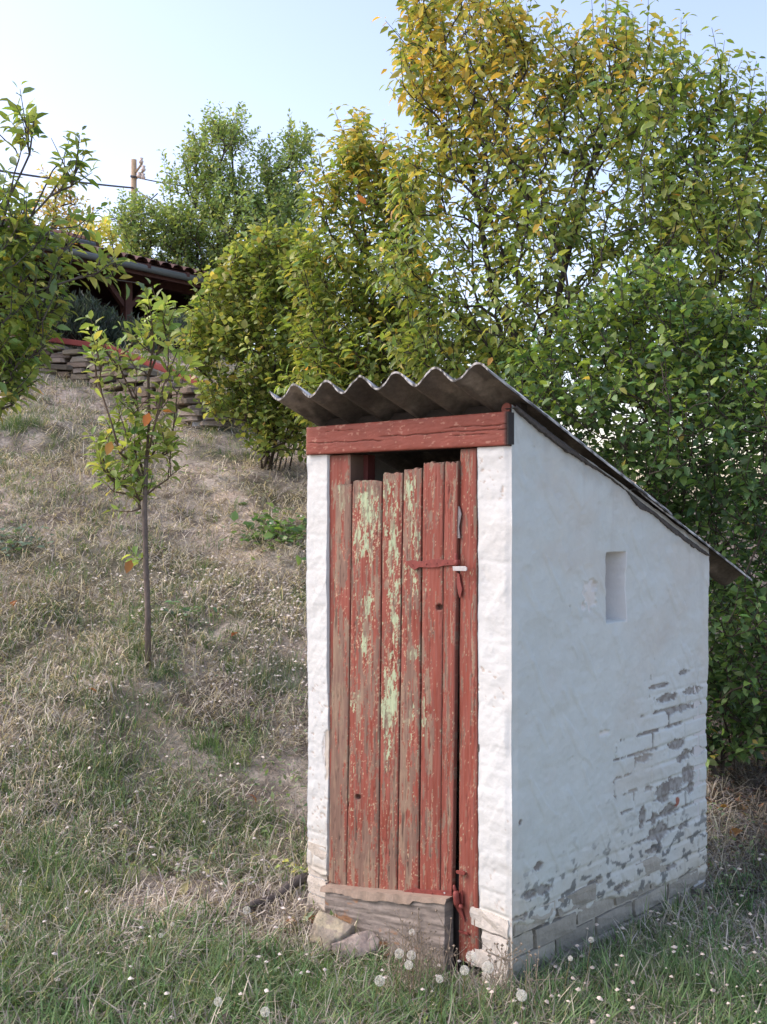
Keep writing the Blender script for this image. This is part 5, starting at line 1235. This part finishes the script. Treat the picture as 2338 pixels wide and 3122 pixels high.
for i in range(int((L1 - L0) / .22)):
    for j in range(7):
        o = bpy.data.objects.new('tile', tm); C.objects.link(o); o.parent = pav; p = pv(L0 + .11 + i * .22, 0, EZ + .055 + .01) + sl * (j * .42)
        Mx = Matrix((( -D3[0] * -.21, sl[0] * .46, un[0] * .2 * (1 if un[2] > 0 else -1), p[0] - pav.location[0]), (-D3[1] * -.21, sl[1] * .46, un[1] * .2 * (1 if un[2] > 0 else -1), p[1] - pav.location[1]), (0, sl[2] * .46, abs(un[2]) * .2, p[2] - pav.location[2] + .012 * (j == 0)), (0, 0, 0, 1)))
        o.matrix_basis = Mx; c_ = g.uniform(.5, 1.1); o.color = (c_, c_ * .95, c_ * .95, 1)
V, Fq = tube([pv(L0, -.05, EZ - .03), pv(L1, -.05, EZ - .03)], .05, 12); poly_obj('gutter', V, Fq, M_gutter, pav, smooth=True)
box('fascia_board', pv(Lm, .04, EZ - .05), (Lh, .015, .07), M_darkwood, pav)
box('eave_beam', pv(Lm, .55, EZ - .02 - .02), (Lh, .06, .08), M_darkwood, pav)
for i, t in enumerate((-1.0, 1.40, 3.4)):
    p_ = box('post', pv(t, .55, (EZ - .1 + 3.3) / 2), (.062, .062, (EZ - .12 - 3.3) / 2), M_redwood if False else M_darkwood, pav)
    for s_ in (-1, 1):
        ax = (np.array([dirp[0] * s_, dirp[1] * s_, 1.0]) / math.sqrt(2), B3, np.array([-dirp[0] * s_, -dirp[1] * s_, 1.0]) / math.sqrt(2))
        box('brace', pv(t + s_ * .2, .55, EZ - .33), (.26, .035, .035), M_darkwood, pav, ax)
box('rail', pv(2.5, .55, 4.06), (.85, .03, .045), M_darkwood, pav)
box('rail', pv(2.5, .55, 3.66), (.85, .03, .045), M_darkwood, pav)
box('back_wall', pv(Lm, 3.2, 4.6), (Lh, .04, 1.4), M_darkwood, pav)
box('ceiling', pv(Lm, 1.6, EZ + .12), (Lh, 1.5, .02), M_darkwood, pav)
for t in (L0 + .05, L1 - .05): box('end_panel', pv(t, 1.8, 4.5), (.03, 1.3, .9 if t > 0 else 1.2), M_darkwood, pav)
for i in range(9): box('rafter_end', pv(L0 + .3 + i * .72, .2, EZ - .0), (.03, .3, .035), M_darkwood, pav)
# main house roof rising behind at the left
hs = empty('house', at(170, 760, 17.5), 'house with red tiled roof and grey gutter mostly hidden behind the left tree', 'house')
h0 = at(280, 752, 17.5)
def hv(t, b, z): q = h0[:2] + dirp * t + nb * b; return np.array([q[0], q[1], z])
box('wall', hv(-3.2, 1.9, 4.6), (3.0, 1.4, 1.5), M_wall, hs, col=(.5, .46, .40))
box('roof', hv(-3.2, 0, h0[2] + .06) + sl * 1.7, (3.35, 1.7, .04), M_tile, hs, (D3, sl, un), col=(1, .8, .8))
V, Fq = tube([hv(-6.5, -.05, h0[2]), hv(0, -.05, h0[2])], .07, 10); poly_obj('gutter', V, Fq, M_gutter, hs, smooth=True)
for i in range(29): 
    box('tile_rib', hv(-6.4 + i * .225, 0, h0[2] + .13) + sl * 1.7, (.03, 1.68, .02), M_tile, hs, (D3, sl, un), .0, col=(.8, .7, .7))

# ------------------------------------------------------------------ utility pole and cables
YP = 40.0; pt = at(408, 487, YP); pb = gpt(pt[0], YP)
pole = empty('utility_pole', pb, 'wooden utility pole with insulators standing beyond the pavilion', 'pole')
V, Fq = tube([pb, pt], [.16, .105], 12); poly_obj('pole_shaft', V, Fq, M_pole, pole, smooth=True)
def cyl(name, a_, b_, r_, mat, root): V, Fq = tube([a_, b_], r_, 8); return poly_obj(name, V, Fq, mat, root, smooth=True)
for (x0, y0, x1, y1) in ((414, 525, 433, 498), (414, 545, 436, 522)):
    cyl('insulator_arm', at(x0, y0, YP - .1), at(x1, y1, YP - .15), .045, M_pole, pole)
for (x_, y_) in ((430, 490), (437, 514), (436, 538), (424, 534)): 
    c_ = at(x_, y_, YP - .15); V, Fq = tube([c_ - [0, 0, .1], c_ - [0, 0, .02], c_ + [0, 0, .02], c_ + [0, 0, .1]], [.07, .10, .055, .085], 10); poly_obj('insulator', V, Fq, M_porc, pole, smooth=True)
cyl('clamp', at(398, 537, YP - .12), at(419, 541, YP - .12), .05, M_cable, pole)
def cable(label, p, q, sag, r_=.022):
    pts = [p + (q - p) * t - np.array([0, 0, sag * 4 * t * (1 - t)]) for t in np.linspace(0, 1, 24)]
    V, Fq = tube(pts, r_, 6); tag(poly_obj('power_cable', V, Fq, M_cable, None, smooth=True), label, 'cable', 'overhead cables at the pole')
cable('black cable rising from the pole foot side to the upper left', at(-500, 430, 24), at(408, 573, YP), .12, .035)
cable('black cable from the pole dropping into the round tree', at(408, 573, YP - .1), at(620, 660, 30), .2, .03)
cable('short thin cable leaving the clamp to the right of the pole', at(415, 541, YP - .1), at(900, 560, 42), .3, .022)
cable('thin cable low at the left between the trees', at(220, 665, 30), at(480, 590, 34), .4, .02)
